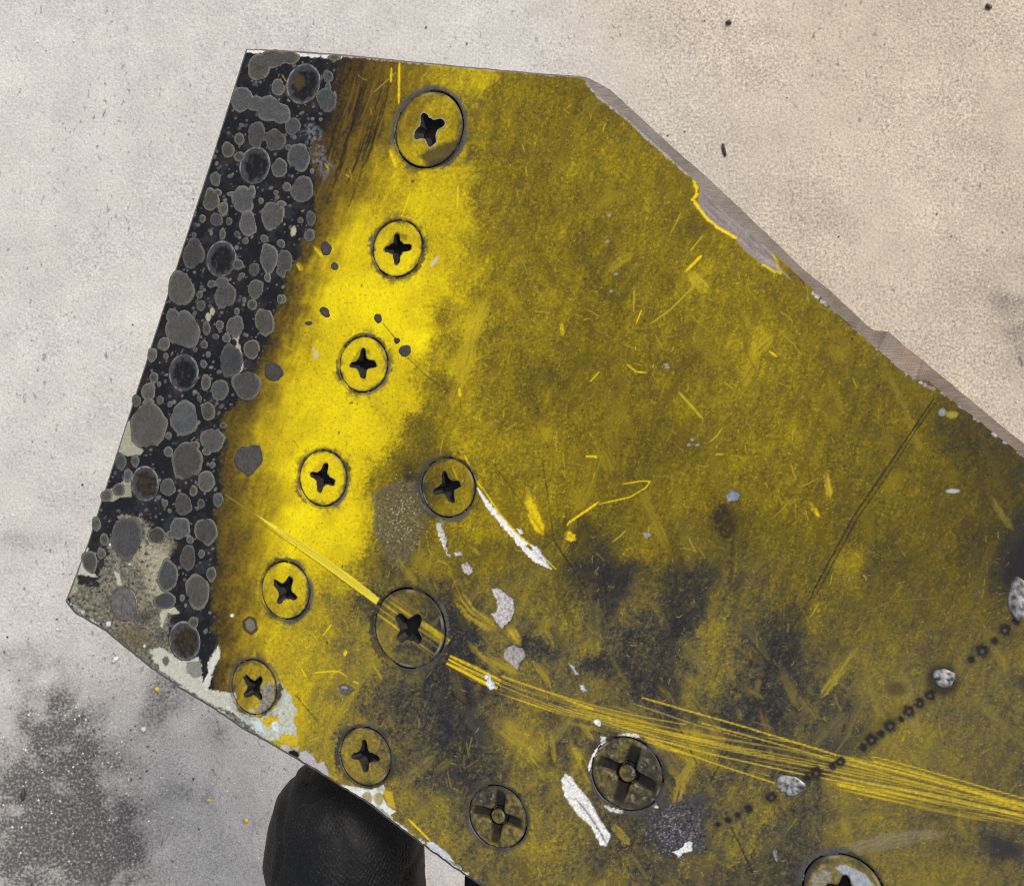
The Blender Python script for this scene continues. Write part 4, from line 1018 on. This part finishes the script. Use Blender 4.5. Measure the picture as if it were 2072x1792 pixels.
# proud, battered rivet heads along the row of weld dots
for i, (x, y, rx, ry) in enumerate([(1910, 1371, 22, 20), (1599, 1588, 29, 21), (2066, 1212, 26, 44), (2160, 1130, 26, 30)]):
    k = scl(x, y); a0, b0 = loc(x, y); nA, nR = 40, 9
    ph = np.linspace(0, 2 * np.pi, nA, endpoint=False)
    rad = 1 + .10 * np.sin(3 * ph + i) + .06 * np.sin(5 * ph + 2 * i)
    V = [np.array([[a0, b0, .26]])]
    for r in range(1, nR + 1):
        t = r / nR
        V.append(np.stack([a0 + rx * k * t * rad * np.cos(ph), b0 + ry * k * t * rad * np.sin(ph), np.full(nA, .26 * (1 - t ** 4) - .05 * (t > .99))], 1))
    V = np.vstack(V)
    nf = fbm(V[:, 0] * 12, V[:, 1] * 12, 10, 3, 120 + i); V[:, 2] += .12 * nf * (V[:, 2] > .05)
    F = [(0, 1 + q_, 1 + (q_ + 1) % nA) for q_ in range(nA)] + [(1 + r * nA + q_, 1 + (r + 1) * nA + q_, 1 + (r + 1) * nA + (q_ + 1) % nA, 1 + r * nA + (q_ + 1) % nA) for r in range(nR - 1) for q_ in range(nA)]
    me = mesh("rivet", V * MM, F)
    rgb = alb(190, 190, 192)[None] * np.clip(.7 + 1.6 * nf[:, None], .12, 1.2)
    rr = np.hypot((V[:, 0] - a0) / rx, (V[:, 1] - b0) / ry) / k
    dk = sstep(.8, 1.05, rr + .3 * nf) if i != 1 else sstep(.92, 1.1, rr + .2 * nf)
    rgb = rgb * (1 - dk[:, None]) + alb(52, 50, 52) * dk[:, None]
    attrs(me, rgb, .4, .3)
    obj("rivet", me, panel, M_PAINT)

# ------------------------------------------------------------------ burnt residue drops on the char
DR = []
def drops(Z, items):
    for it in items:
        comps = it if isinstance(it, list) else [it]
        DR.append([((c[0], c[1]) + Z.s_(c)) for c in comps])
def prep(Z):
    def s_(c):
        return (c[2], c[3] if len(c) > 3 else c[2], c[4] if len(c) > 4 else 0)
    Z.s_ = s_
    return Z
def add(Z, items):
    for it in items:
        comps = it if isinstance(it, list) else [it]
        out = []
        for c in comps:
            (x, y), = Z([(c[0], c[1])])
            out.append((x, y, c[2] / Z.s, (c[3] if len(c) > 3 else c[2]) / Z.s, c[4] if len(c) > 4 else 0))
        DR.append(out)
add(ZA, [[(470, 335, 92, 118), (590, 262, 120, 80), (735, 250, 90, 60)], [(1075, 415, 48, 50), (1075, 500, 26, 40), (1065, 620, 85, 105)], (640, 510, 60, 70), [(320, 612, 95, 105), (435, 650, 70, 70), (560, 695, 115, 105), (660, 740, 85, 90)], (765, 850, 65, 80),
         [(450, 920, 75, 110), (535, 940, 40, 40), (615, 970, 82, 100)], (300, 960, 45, 55), (200, 1055, 55, 70), (300, 1115, 48, 45), (320, 840, 22), (940, 785, 18), (1010, 790, 18), (650, 1210, 72, 76), (820, 1120, 98, 118), (850, 1400, 95, 115), (715, 1380, 40, 40), (90, 1310, 45, 65),
         [(55, 1500, 72, 85), (110, 1430, 40, 32)], [(330, 1490, 98, 112), (230, 1440, 40, 22), (410, 1420, 34, 50), (375, 1700, 76, 108)], [(590, 1630, 98, 122), (665, 1530, 44, 34)], (160, 1570, 45, 60), (100, 1665, 55, 58), (490, 1500, 25, 30), (620, 1430, 25, 25), (210, 1680, 30, 36), (925, 1650, 45, 60), (730, 1035, 30, 28), (935, 1240, 20, 28), (1130, 250, 60, 28)])
add(ZB, [[(410, 440, 92, 112), (420, 340, 60, 50), (418, 265, 22, 26)], (300, 730, 108, 152), [(320, 1100, 142, 150), (230, 970, 60, 60)], (490, 120, 28, 40), (665, 255, 30, 52), (565, 245, 16, 28), (1425, 265, 46, 58), (1345, 135, 28, 28), (1030, 295, 35, 38), (1175, 335, 38, 35), (865, 315, 30, 32), (790, 255, 28, 30),
         [(690, 790, 90, 112), (660, 680, 62, 50), (570, 690, 40, 34)], [(1070, 460, 80, 112), (1050, 370, 40, 34)], [(1205, 490, 68, 96), (1180, 580, 42, 48)], (940, 565, 45, 60), (835, 615, 28, 25), (1060, 635, 30, 42), (955, 735, 68, 82), (925, 870, 42, 50), (855, 830, 20, 28), (465, 785, 28, 36), (475, 880, 40, 48), (555, 885, 18, 20), (1570, 380, 46, 62), (1645, 535, 31, 35), (1195, 825, 28, 42), (1560, 935, 54, 34, 40), (1420, 1032, 33, 20), (2025, 990, 34, 40),
         (790, 930, 26, 36), [(775, 1060, 76, 90), (700, 1165, 36, 42)], (640, 1050, 38, 42), (605, 1150, 30, 28), (525, 1080, 38, 60), (1030, 1020, 80, 118), (505, 1220, 32, 38), (425, 1265, 22, 24), (540, 1305, 24, 28), (155, 1215, 50, 60), (50, 1310, 45, 60), (170, 1320, 25, 32),
         (740, 1360, 102, 132), (920, 1260, 72, 80), (1110, 1458, 76, 82), (880, 1575, 112, 130), (640, 1620, 70, 95), (520, 1550, 45, 68), (500, 1390, 32, 38), (65, 1510, 40, 50), (110, 1565, 20, 28), (120, 1705, 34, 38), (205, 1740, 24, 30), (465, 1690, 22, 30), (800, 520, 50, 46)])
add(ZC, [[(785, 95, 60, 82), (785, 390, 150, 195), (790, 190, 44, 40)], (680, 175, 42, 50), (1100, 330, 122, 142), (1305, 265, 55, 85), (1440, 390, 32, 28), [(1345, 520, 100, 105), (1290, 620, 36, 34)], [(1120, 700, 124, 165), (1185, 570, 46, 44)], (1290, 880, 68, 96), (960, 620, 42, 45), (960, 480, 28, 35), (1345, 735, 28, 32),
         [(1662, 682, 116, 126), (1665, 790, 40, 42)], (545, 705, 50, 65), (670, 700, 38, 55), (610, 825, 38, 60), (530, 950, 50, 60), (420, 1000, 50, 55), (955, 930, 70, 72), (1180, 960, 35, 50), (1090, 1080, 75, 92), (1245, 1070, 35, 40), (1395, 1040, 48, 62), (930, 1070, 28, 35), (970, 1135, 20, 22), (1055, 960, 18, 16),
         (330, 1250, 42, 62), (400, 1385, 40, 55), (595, 1370, 132, 178), [(1060, 1290, 84, 96), (985, 1340, 46, 40)], (1290, 1315, 96, 118), (1150, 1390, 34, 34), (1130, 1545, 70, 106), (1250, 1510, 30, 38), (275, 1580, 65, 95), (375, 1510, 38, 50), (860, 1350, 74, 74), (960, 1700, 84, 130), (1335, 1685, 46, 60)])
add(ZD, [(1215, 560, 102, 150), (1080, 615, 25, 32), (1180, 830, 45, 50), (300, 640, 0.1, 0.1), (930, 640, 96, 70)])
add(Z3, [(1048, 310, 20, 22), (1103, 380, 40, 42), (230, 20, 22, 34)])
DR = [d for d in DR if d[0][2] > 1]


def drop(i, comps):
    Vs, Fs, cs = [], [], []
    on_paint = comps[0][0] > np.interp(comps[0][1], cyv, cxv) + 12
    big = max(max(c[2], c[3]) for c in comps)
    nA, nR = (30, 5) if big > 9 else (18, 4)
    ph = np.linspace(0, 2 * np.pi, nA, endpoint=False)

    def field(x, y):
        v = np.full(x.shape, -1e9)
        for (cx_, cy_, rx, ry, rot) in comps:
            c, s = math.cos(math.radians(rot)), math.sin(math.radians(rot))
            dx, dy = x - cx_, y - cy_
            v = np.maximum(v, (1 - np.hypot((dx * c + dy * s) / rx, (-dx * s + dy * c) / ry)) * min(rx, ry))
        return v
    rnd = np.random.default_rng(400 + i)
    top = rnd.uniform(.035, .07) * min(1, big / 12 + .3)
    tint = rnd.uniform(-9, 11); warmth = rnd.uniform(-3, 3)
    centre = alb(76 + tint + warmth, 76 + tint, 75 + tint - warmth) if not on_paint else alb(74 + tint, 70 + tint, 70 + tint)
    tint *= 1.6
    rimc = alb(120 + tint, 122 + tint, 116 + tint) if not on_paint else alb(64, 56, 52)
    if rnd.random() < .5 and not on_paint:
        rimc = alb(146, 144, 124)
    comps = [(a_, b_, r1 * 1.05, r2 * 1.05, r3) for a_, b_, r1, r2, r3 in comps]
    n0 = 0
    for ci, (cx_, cy_, rx, ry, rot) in enumerate(comps):
        c, s = math.cos(math.radians(rot)), math.sin(math.radians(rot))
        amp = .075
        wob_ = 1 + amp * np.sin(2 * ph + rnd.uniform(0, 6)) + amp * .8 * np.sin(3 * ph + rnd.uniform(0, 6)) + amp * .5 * np.sin(5 * ph + rnd.uniform(0, 6)) + .03 * rnd.normal(size=nA) + (rnd.uniform(.12, .34) if rnd.random() < .25 else 0) * np.clip(np.cos(ph - rnd.uniform(0, 6.28)), 0, 1) ** 9
        for r in range(nR + 1):
            t = (0, .45, .75, .90, .97, 1.0)[r] if nR == 5 else (0, .55, .85, .95, 1.0)[r]
            if r == 0:
                Vx, Vy = np.array([cx_]), np.array([cy_])
                tv = np.zeros(1)
            else:
                lx, ly = rx * t * wob_ * np.cos(ph), ry * t * wob_ * np.sin(ph)
                Vx, Vy = cx_ + lx * c - ly * s, cy_ + lx * s + ly * c
                tv = np.full(nA, t)
            f = field(Vx, Vy)
            f = np.maximum(f, (1 - tv) * min(rx, ry) * .9)
            hz = top * sstep(-.2, 2.6, f) + .025 * sstep(4.2, 1.8, f) * sstep(0, 1.2, f) + (.004 * ci) - .03 * (tv > .99)
            la, lb = loc(Vx, Vy)
            Vs.append(np.stack([la, lb, hz], 1))
            rm = np.exp(-((f - 1.7) / (1.0 + .015 * big)) ** 2)[:, None]
            nn = (.55 * perlin(Vx / 5.0, Vy / 5.0, 300 + i % 7) + .3 * perlin(Vx / 13, Vy / 13, 310))[:, None]
            fade = sstep(.9, .1, f)[:, None] * (0 if on_paint else .8)
            cs.append((1 - fade) * ((centre[None] * (1 + .6 * nn)) * (1 - .58 * rm) + rimc[None] * .58 * rm) + fade * alb(34, 34, 37)[None])
        for q_ in range(nA):
            Fs.append((n0, n0 + 1 + q_, n0 + 1 + (q_ + 1) % nA))
        for r in range(1, nR):
            o1 = n0 + 1 + (r - 1) * nA; o2 = o1 + nA
            for q_ in range(nA):
                Fs.append((o1 + q_, o2 + q_, o2 + (q_ + 1) % nA, o1 + (q_ + 1) % nA))
        n0 += 1 + nR * nA
    V = np.vstack(Vs)
    # image y runs against panel y: turn the faces to look up
    me = mesh("residue_drop", V * MM, [f[::-1] for f in Fs])
    attrs(me, np.vstack(cs), .55, .0)
    obj("residue_drop", me, panel, M_DROP)


for i, d_ in enumerate(DR):
    drop(i, d_)

# ------------------------------------------------------------------ concrete
GP = CAM_H / FPX            # metres of floor per photo px


def floor_at(px, py):
    return (px - 1036) * GP, (896 - py) * GP


cg = np.r_[-6, -3, -1.5, -.8, np.arange(-.5, .5001, .0025), .8, 1.5, 3, 6]
FX, FY = np.meshgrid(cg, cg)
fpx = FX / GP + 1036; fpy = 896 - FY / GP
n = len(cg)
fid = np.arange(n * n).reshape(n, n)
fq = np.stack([fid[:-1, :-1], fid[:-1, 1:], fid[1:, 1:], fid[1:, :-1]], -1).reshape(-1, 4)
inner = (np.abs(FX) < .5) & (np.abs(FY) < .5)
FZ = np.where(inner, .0006 * fbm(FX, FY, .12, 3, 201) + .00018 * fbm(FX, FY, .016, 2, 202), 0)
fme = big_quads("concrete_ground", np.stack([FX, FY, FZ], -1).reshape(-1, 3), fq)
dirt = np.zeros_like(FX)  # dirt spots plus the panel's soft shade painted over the lower left
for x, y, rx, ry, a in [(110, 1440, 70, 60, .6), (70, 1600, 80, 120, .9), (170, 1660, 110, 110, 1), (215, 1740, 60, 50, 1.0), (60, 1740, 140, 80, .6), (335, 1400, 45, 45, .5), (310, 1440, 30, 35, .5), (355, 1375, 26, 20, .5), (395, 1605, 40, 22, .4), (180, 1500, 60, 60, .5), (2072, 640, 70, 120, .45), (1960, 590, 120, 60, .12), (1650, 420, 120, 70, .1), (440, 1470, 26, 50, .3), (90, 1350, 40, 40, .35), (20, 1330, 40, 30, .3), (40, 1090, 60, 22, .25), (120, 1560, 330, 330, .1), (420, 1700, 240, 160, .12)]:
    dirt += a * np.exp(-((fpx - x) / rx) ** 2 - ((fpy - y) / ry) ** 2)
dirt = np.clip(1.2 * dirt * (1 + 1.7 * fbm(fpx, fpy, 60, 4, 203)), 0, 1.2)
tonev = sstep(850, 1700, fpx + 220 * fbm(fpx, fpy, 400, 3, 207) - .15 * (fpy - 300))  # warm sun tint towards the right, painted into the concrete colour
tt_ = fme.attributes.new("tone", 'FLOAT', 'POINT'); tt_.data.foreach_set("value", tonev.astype(np.float32).ravel())
at = fme.attributes.new("stain_shade", 'FLOAT', 'POINT')
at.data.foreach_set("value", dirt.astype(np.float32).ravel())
M_CON, nt, b = nodes("concrete")
L = nt.links.new
tc = N(nt, "ShaderNodeTexCoord")
def nz(scale, det=4.0, rough=.55):
    x = N(nt, "ShaderNodeTexNoise", Scale=scale, Detail=det, Roughness=rough); L(tc.outputs["Object"], x.inputs["Vector"]); return x
def ramp(src, p0_, c0, p1_, c1):
    r = N(nt, "ShaderNodeValToRGB"); e_ = r.color_ramp.elements
    e_[0].position = p0_; e_[0].color = c0; e_[1].position = p1_; e_[1].color = c1
    L(src, r.inputs[0]); return r
def mixc_(kind, fac, a_, b_):
    m = N(nt, "ShaderNodeMix"); m.data_type = 'RGBA'; m.blend_type = kind
    if isinstance(fac, float): m.inputs[0].default_value = fac
    else: L(fac, m.inputs[0])
    for sock, v in ((m.inputs[6], a_), (m.inputs[7], b_)):
        if isinstance(v, tuple): sock.default_value = v
        else: L(v, sock)
    return m.outputs[2]
tone = N(nt, "ShaderNodeAttribute", attribute_name="tone")
greyc = ramp(nz(9.0, 5.0).outputs["Fac"], .3, (.435, .425, .41, 1), .7, (.51, .50, .485, 1))
sandc = ramp(nz(12.0, 5.0).outputs["Fac"], .3, (.42, .365, .295, 1), .7, (.50, .44, .36, 1))
broad = mixc_('MIX', tone.outputs["Fac"], greyc.outputs[0], sandc.outputs[0])
cloud = ramp(nz(60.0, 6.0, .65).outputs["Fac"], .25, (.86, .86, .86, 1), .75, (1.10, 1.10, 1.10, 1))
grainS = ramp(nz(1050.0, 4.0, .75).outputs["Fac"], .34, (.68, .68, .69, 1), .66, (1.2, 1.2, 1.19, 1))
grainL = ramp(nz(860.0, 5.0, .8).outputs["Fac"], .38, (.46, .47, .49, 1), .61, (1.28, 1.27, 1.25, 1))
rough_m = N(nt, "ShaderNodeMath", operation='ADD'); rough_m.use_clamp = True
pt = ramp(nz(16.0, 4.0).outputs["Fac"], .42, (0, 0, 0, 1), .62, (.75, .75, .75, 1)); L(pt.outputs[0], rough_m.inputs[0])
tn2 = N(nt, "ShaderNodeMath", operation='MULTIPLY'); L(tone.outputs["Fac"], tn2.inputs[0]); tn2.inputs[1].default_value = .55; L(tn2.outputs[0], rough_m.inputs[1])
grain = mixc_('MIX', rough_m.outputs[0], grainS.outputs[0], grainL.outputs[0])
c1 = mixc_('MULTIPLY', 1.0, broad, cloud.outputs[0])
c3 = mixc_('MULTIPLY', 1.0, c1, grain)
mps = N(nt, "ShaderNodeMapping"); mps.inputs["Scale"].default_value = (1.0, .6, 1.0); mps.inputs["Rotation"].default_value = (0, 0, .6); L(tc.outputs["Object"], mps.inputs["Vector"])
spn = N(nt, "ShaderNodeTexNoise", Scale=520.0, Detail=2.0, Roughness=.6, Distortion=.8); L(mps.outputs[0], spn.inputs["Vector"])
spk = ramp(spn.outputs["Fac"], .63, (0, 0, 0, 1), .70, (1, 1, 1, 1))
pat = ramp(nz(22.0, 4.0).outputs["Fac"], .40, (.25, .25, .25, 1), .60, (.9, .9, .9, 1))
sm = N(nt, "ShaderNodeMath", operation='MULTIPLY'); L(spk.outputs[0], sm.inputs[0]); L(pat.outputs[0], sm.inputs[1])
c4a = mixc_('MIX', sm.outputs[0], c3, (.14, .135, .13, 1))
pits = ramp(nz(140.0, 3.0, .6).outputs["Fac"], .70, (0, 0, 0, 1), .76, (.8, .8, .8, 1))
c4 = mixc_('MIX', pits.outputs[0], c4a, (.16, .155, .15, 1))
st = N(nt, "ShaderNodeAttribute", attribute_name="stain_shade")
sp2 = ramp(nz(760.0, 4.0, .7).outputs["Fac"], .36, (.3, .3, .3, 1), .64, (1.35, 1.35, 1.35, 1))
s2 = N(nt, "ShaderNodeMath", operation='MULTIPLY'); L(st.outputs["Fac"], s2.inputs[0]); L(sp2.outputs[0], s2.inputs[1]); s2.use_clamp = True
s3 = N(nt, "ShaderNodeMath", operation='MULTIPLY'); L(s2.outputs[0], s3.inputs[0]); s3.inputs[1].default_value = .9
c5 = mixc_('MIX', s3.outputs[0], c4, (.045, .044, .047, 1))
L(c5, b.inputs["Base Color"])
b.inputs["Roughness"].default_value = .85; b.inputs["Specular IOR Level"].default_value = .2
bn = N(nt, "ShaderNodeBump", Strength=.55, Distance=.0008); L(nz(520.0, 5.0, .65).outputs["Fac"], bn.inputs["Height"]); L(bn.outputs[0], b.inputs["Normal"])
ground = obj("ground", fme, None, M_CON)
ground["kind"] = "structure"
ground["label"] = "pale grey concrete ground with dark dirt and painted shade at lower left"


# ------------------------------------------------------------------ loose bits on the concrete
def flat_mat(name, c, r=.6):
    m, nt, b = nodes(name)
    tc = N(nt, "ShaderNodeTexCoord"); x = N(nt, "ShaderNodeTexNoise", Scale=900.0, Detail=3.0); nt.links.new(tc.outputs["Object"], x.inputs["Vector"])
    r_ = N(nt, "ShaderNodeValToRGB"); r_.color_ramp.elements[0].position = .3; r_.color_ramp.elements[1].position = .7
    r_.color_ramp.elements[0].color = tuple(.6 * v for v in c) + (1,); r_.color_ramp.elements[1].color = tuple(min(1, 1.25 * v) for v in c) + (1,)
    nt.links.new(x.outputs["Fac"], r_.inputs[0]); nt.links.new(r_.outputs[0], b.inputs["Base Color"]); b.inputs["Roughness"].default_value = r
    return m


M_WHITE = flat_mat("white grit", (.72, .72, .72)); M_DARK = flat_mat("dark grit", (.045, .04, .04)); M_YFLECK = flat_mat("yellow paint fleck", (.62, .47, .03)); M_TWIG = flat_mat("dark splinter", (.03, .022, .02))


def lump(rx, ry, rz, seed, seg=7, rings=4):
    r = np.random.default_rng(seed); V = []; F = []
    for i in range(rings + 1):
        th = math.pi * i / rings
        for j in range(seg):
            p_ = 2 * math.pi * j / seg; w = 1 + .22 * r.normal()
            V.append((rx * w * math.sin(th) * math.cos(p_), ry * w * math.sin(th) * math.sin(p_), rz * math.cos(th) + rz * .7))
    for i in range(rings):
        for j in range(seg):
            F.append((i * seg + j, (i + 1) * seg + j, (i + 1) * seg + (j + 1) % seg, i * seg + (j + 1) % seg))
    return V, F


DEB = [("splinter", 1465, 303, 3.2, 13, .0006, -12, M_TWIG, "thin dark splinter on the concrete right of the slanted edge", "splinter"),
       ("grit_grain", 1474, 47, 5.5, 5, .0009, 0, M_DARK, "round black grain on the concrete above the panel", "grit"),
       ("grit_grain", 1999, 15, 7, 5, .0008, 30, M_DARK, "dark brown grain on the concrete in the top right corner", "grit"),
       ("grit_grain", 1545, 474, 4, 4, .0008, 0, M_WHITE, "white grain on the concrete touching the slanted edge in view", "grit"),
       ("rubber_sliver", 48, 1606, 5, 12, .0008, 8, M_DARK, "short black sliver in the dirt at the left border", "sliver"),
       ("paint_fleck", 498, 1660, 4.5, 5, .0005, 20, M_YFLECK, "yellow paint fleck on the concrete beside the gloved fingertip", "paint fleck"),
       ("paint_fleck", 422, 1618, 3.4, 5, .0005, 70, M_YFLECK, "small yellow paint fleck left of the gloved fingertip", "paint fleck"),
       ("paint_fleck", 318, 1394, 5, 5, .0005, 0, M_YFLECK, "orange yellow paint fleck under the pale panel corner", "paint fleck"),
       ("grit_grain", 291, 1474, 4.5, 5, .0009, 0, M_WHITE, "white grain below the dark smudge under the panel corner", "grit"),
       ("grit_grain", 235, 1333, 9, 4.5, .0008, -45, M_WHITE, "long white grain on the concrete just below the panel corner", "grit")]
for k, (nm, x, y, rx, ry, rz, rot, mat, lab, cat) in enumerate(DEB):
    V, F = lump(rx * GP, ry * GP, rz, 500 + k, 9, 5)
    o = obj(nm, mesh(nm, V, F), None, mat)
    fx, fy = floor_at(x, y)
    o.location = (fx, fy, .0001); o.rotation_euler = (0, 0, math.radians(-rot))
    o["label"] = lab; o["category"] = cat
for nm, mat, cnt_, lo, hi in (("white_grit", M_WHITE, 620, .00022, .0006), ("dark_grit", M_DARK, 520, .0002, .0006)):
    V, F = [], []
    r = np.random.default_rng(77 + cnt_)
    for k in range(cnt_):
        x, y = r.uniform(-40, 2110), r.uniform(-40, 1830)
        if r.random() < .6:
            x, y = r.normal(170, 150), r.normal(1580, 150)
        s_ = lo + (hi - lo) * r.random() ** 3
        v, f = lump(s_, s_ * r.uniform(.7, 1.4), s_ * .7, k, 5, 3)
        fx, fy = floor_at(x, y)
        n0 = len(V); V += [(p_[0] + fx, p_[1] + fy, p_[2]) for p_ in v]; F += [tuple(i + n0 for i in q_) for q_ in f]
    o = obj(nm, mesh(nm, V, F), None, mat); o["kind"] = "stuff"
    o["label"] = ("scattered fine white grit" if mat is M_WHITE else "scattered fine dark grit") + " over the concrete"; o["category"] = "grit"

# ------------------------------------------------------------------ gloved hand under the lower edge
def wpt(px, py, h):
    """photo px at height h mm above the panel face -> world (m)"""
    a, b_ = loc(px, py, h)
    return np.array([a * CT - h * ST, b_, CAM_H / MM - D + a * ST + h * CT]) * MM


def capsule_chain(pts_, V, F):
    """overlapping tapered balls and tubes, fused by a voxel remesh afterwards"""
    for (p, r0), (q_, r1) in zip(pts_[:-1], pts_[1:]):
        steps = max(2, int(np.linalg.norm(q_ - p) / .002))
        for s in range(steps + 1):
            t = s / steps; c = p + (q_ - p) * t; r = r0 + (r1 - r0) * t
            n0 = len(V)
            for i in range(9):
                th = math.pi * i / 8
                for j in range(14):
                    ph = 2 * math.pi * j / 14
                    V.append((c[0] + r * math.sin(th) * math.cos(ph), c[1] + r * math.sin(th) * math.sin(ph), c[2] + r * math.cos(th)))
            for i in range(8):
                for j in range(14):
                    F.append((n0 + i * 14 + j, n0 + (i + 1) * 14 + j, n0 + (i + 1) * 14 + (j + 1) % 14, n0 + i * 14 + (j + 1) % 14))


HV, HF = [], []
R_ = .0152
palm = wpt(1250, 2560, -34)
fingers = [
    [(wpt(702, 1676, -19.8), R_ * 1.06), (wpt(699, 1730, -19.8), R_ * 1.09), (wpt(706, 1800, -20), R_ * 1.07), (wpt(730, 1960, -23), .0154), (wpt(860, 2240, -28), .0152), (palm, .021)],
    [(wpt(1072, 1780, -17), .0125), (wpt(1074, 1900, -18), .0127), (wpt(1140, 2260, -26), .014), (palm, .022)],
    [(wpt(1420, 1900, -17), .0118), (wpt(1430, 2060, -19), .0128), (wpt(1400, 2300, -27), .0135), (palm, .022)],
    [(wpt(1700, 2060, -17), .0105), (wpt(1690, 2180, -20), .0115), (wpt(1580, 2400, -28), .0125), (palm, .021)],
    [(palm, .026), (wpt(1300, 2900, -44), .031), (wpt(1340, 3200, -55), .030), (wpt(1380, 3700, -70), .029)]]
for f_ in fingers:
    capsule_chain(f_, HV, HF)
hme = mesh("hand_cage", HV, HF)
tmp = obj("hand_cage", hme)
rm = tmp.modifiers.new("fuse", 'REMESH'); rm.mode = 'VOXEL'; rm.voxel_size = .0011
smo = tmp.modifiers.new("smooth", 'SMOOTH'); smo.factor = .6; smo.iterations = 8
dg = bpy.context.evaluated_depsgraph_get()
hand_me = bpy.data.meshes.new_from_object(tmp.evaluated_get(dg))
bpy.data.objects.remove(tmp)
# folds and looseness of the glove
nvt = len(hand_me.vertices); vc = np.zeros(nvt * 3, np.float32); hand_me.vertices.foreach_get("co", vc); vc = vc.reshape(-1, 3)
vn = np.zeros(nvt * 3, np.float32); hand_me.vertices.foreach_get("normal", vn); vn = vn.reshape(-1, 3)
fold = fbm(vc[:, 0] * 1000 + vc[:, 2] * 600, vc[:, 1] * 1000, 11, 3, 301)
crease = sstep(.10, .0, np.abs(fbm(vc[:, 0] * 1000 + 300, vc[:, 1] * 700 + vc[:, 2] * 300, 14, 2, 303)))
vc += vn * (.0005 * fold - .00045 * crease)[:, None]
hand_me.vertices.foreach_set("co", vc.ravel()); hand_me.polygons.foreach_set("use_smooth", [True] * len(hand_me.polygons)); hand_me.update()
M_GLOVE, nt, b = nodes("black nitrile")
L = nt.links.new
tc = N(nt, "ShaderNodeTexCoord")
mp = N(nt, "ShaderNodeMapping"); mp.inputs["Rotation"].default_value = (0, 0, math.radians(38)); mp.inputs["Scale"].default_value = (1700, 1200, 1200); L(tc.outputs["Object"], mp.inputs["Vector"])
vo = N(nt, "ShaderNodeTexVoronoi", Scale=1.0, Randomness=.45); L(mp.outputs[0], vo.inputs["Vector"])
big = N(nt, "ShaderNodeTexNoise", Scale=110.0, Detail=2.0); L(tc.outputs["Object"], big.inputs["Vector"])
msk = N(nt, "ShaderNodeMapRange"); msk.inputs[1].default_value = .38; msk.inputs[2].default_value = .62; L(big.outputs["Fac"], msk.inputs[0])
mu = N(nt, "ShaderNodeMath", operation='MULTIPLY'); L(vo.outputs["Distance"], mu.inputs[0]); L(msk.outputs[0], mu.inputs[1])
bn = N(nt, "ShaderNodeBump", Strength=.55, Distance=.0006); L(mu.outputs[0], bn.inputs["Height"]); L(bn.outputs[0], b.inputs["Normal"])
dn_ = N(nt, "ShaderNodeTexNoise", Scale=2600.0, Detail=2.0); L(tc.outputs["Object"], dn_.inputs["Vector"])
dr = N(nt, "ShaderNodeValToRGB"); dr.color_ramp.elements[0].position = .6; dr.color_ramp.elements[0].color = (.0045, .005, .006, 1); dr.color_ramp.elements[1].position = .85; dr.color_ramp.elements[1].color = (.05, .05, .055, 1)
L(dn_.outputs["Fac"], dr.inputs[0]); L(dr.outputs[0], b.inputs["Base Color"])
b.inputs["Roughness"].default_value = .62; b.inputs["Specular IOR Level"].default_value = .22
hand = obj("gloved_hand", hand_me, None, M_GLOVE)
hand["label"] = "hand in a black textured glove gripping the panel's lower edge from beneath"
hand["category"] = "gloved hand"
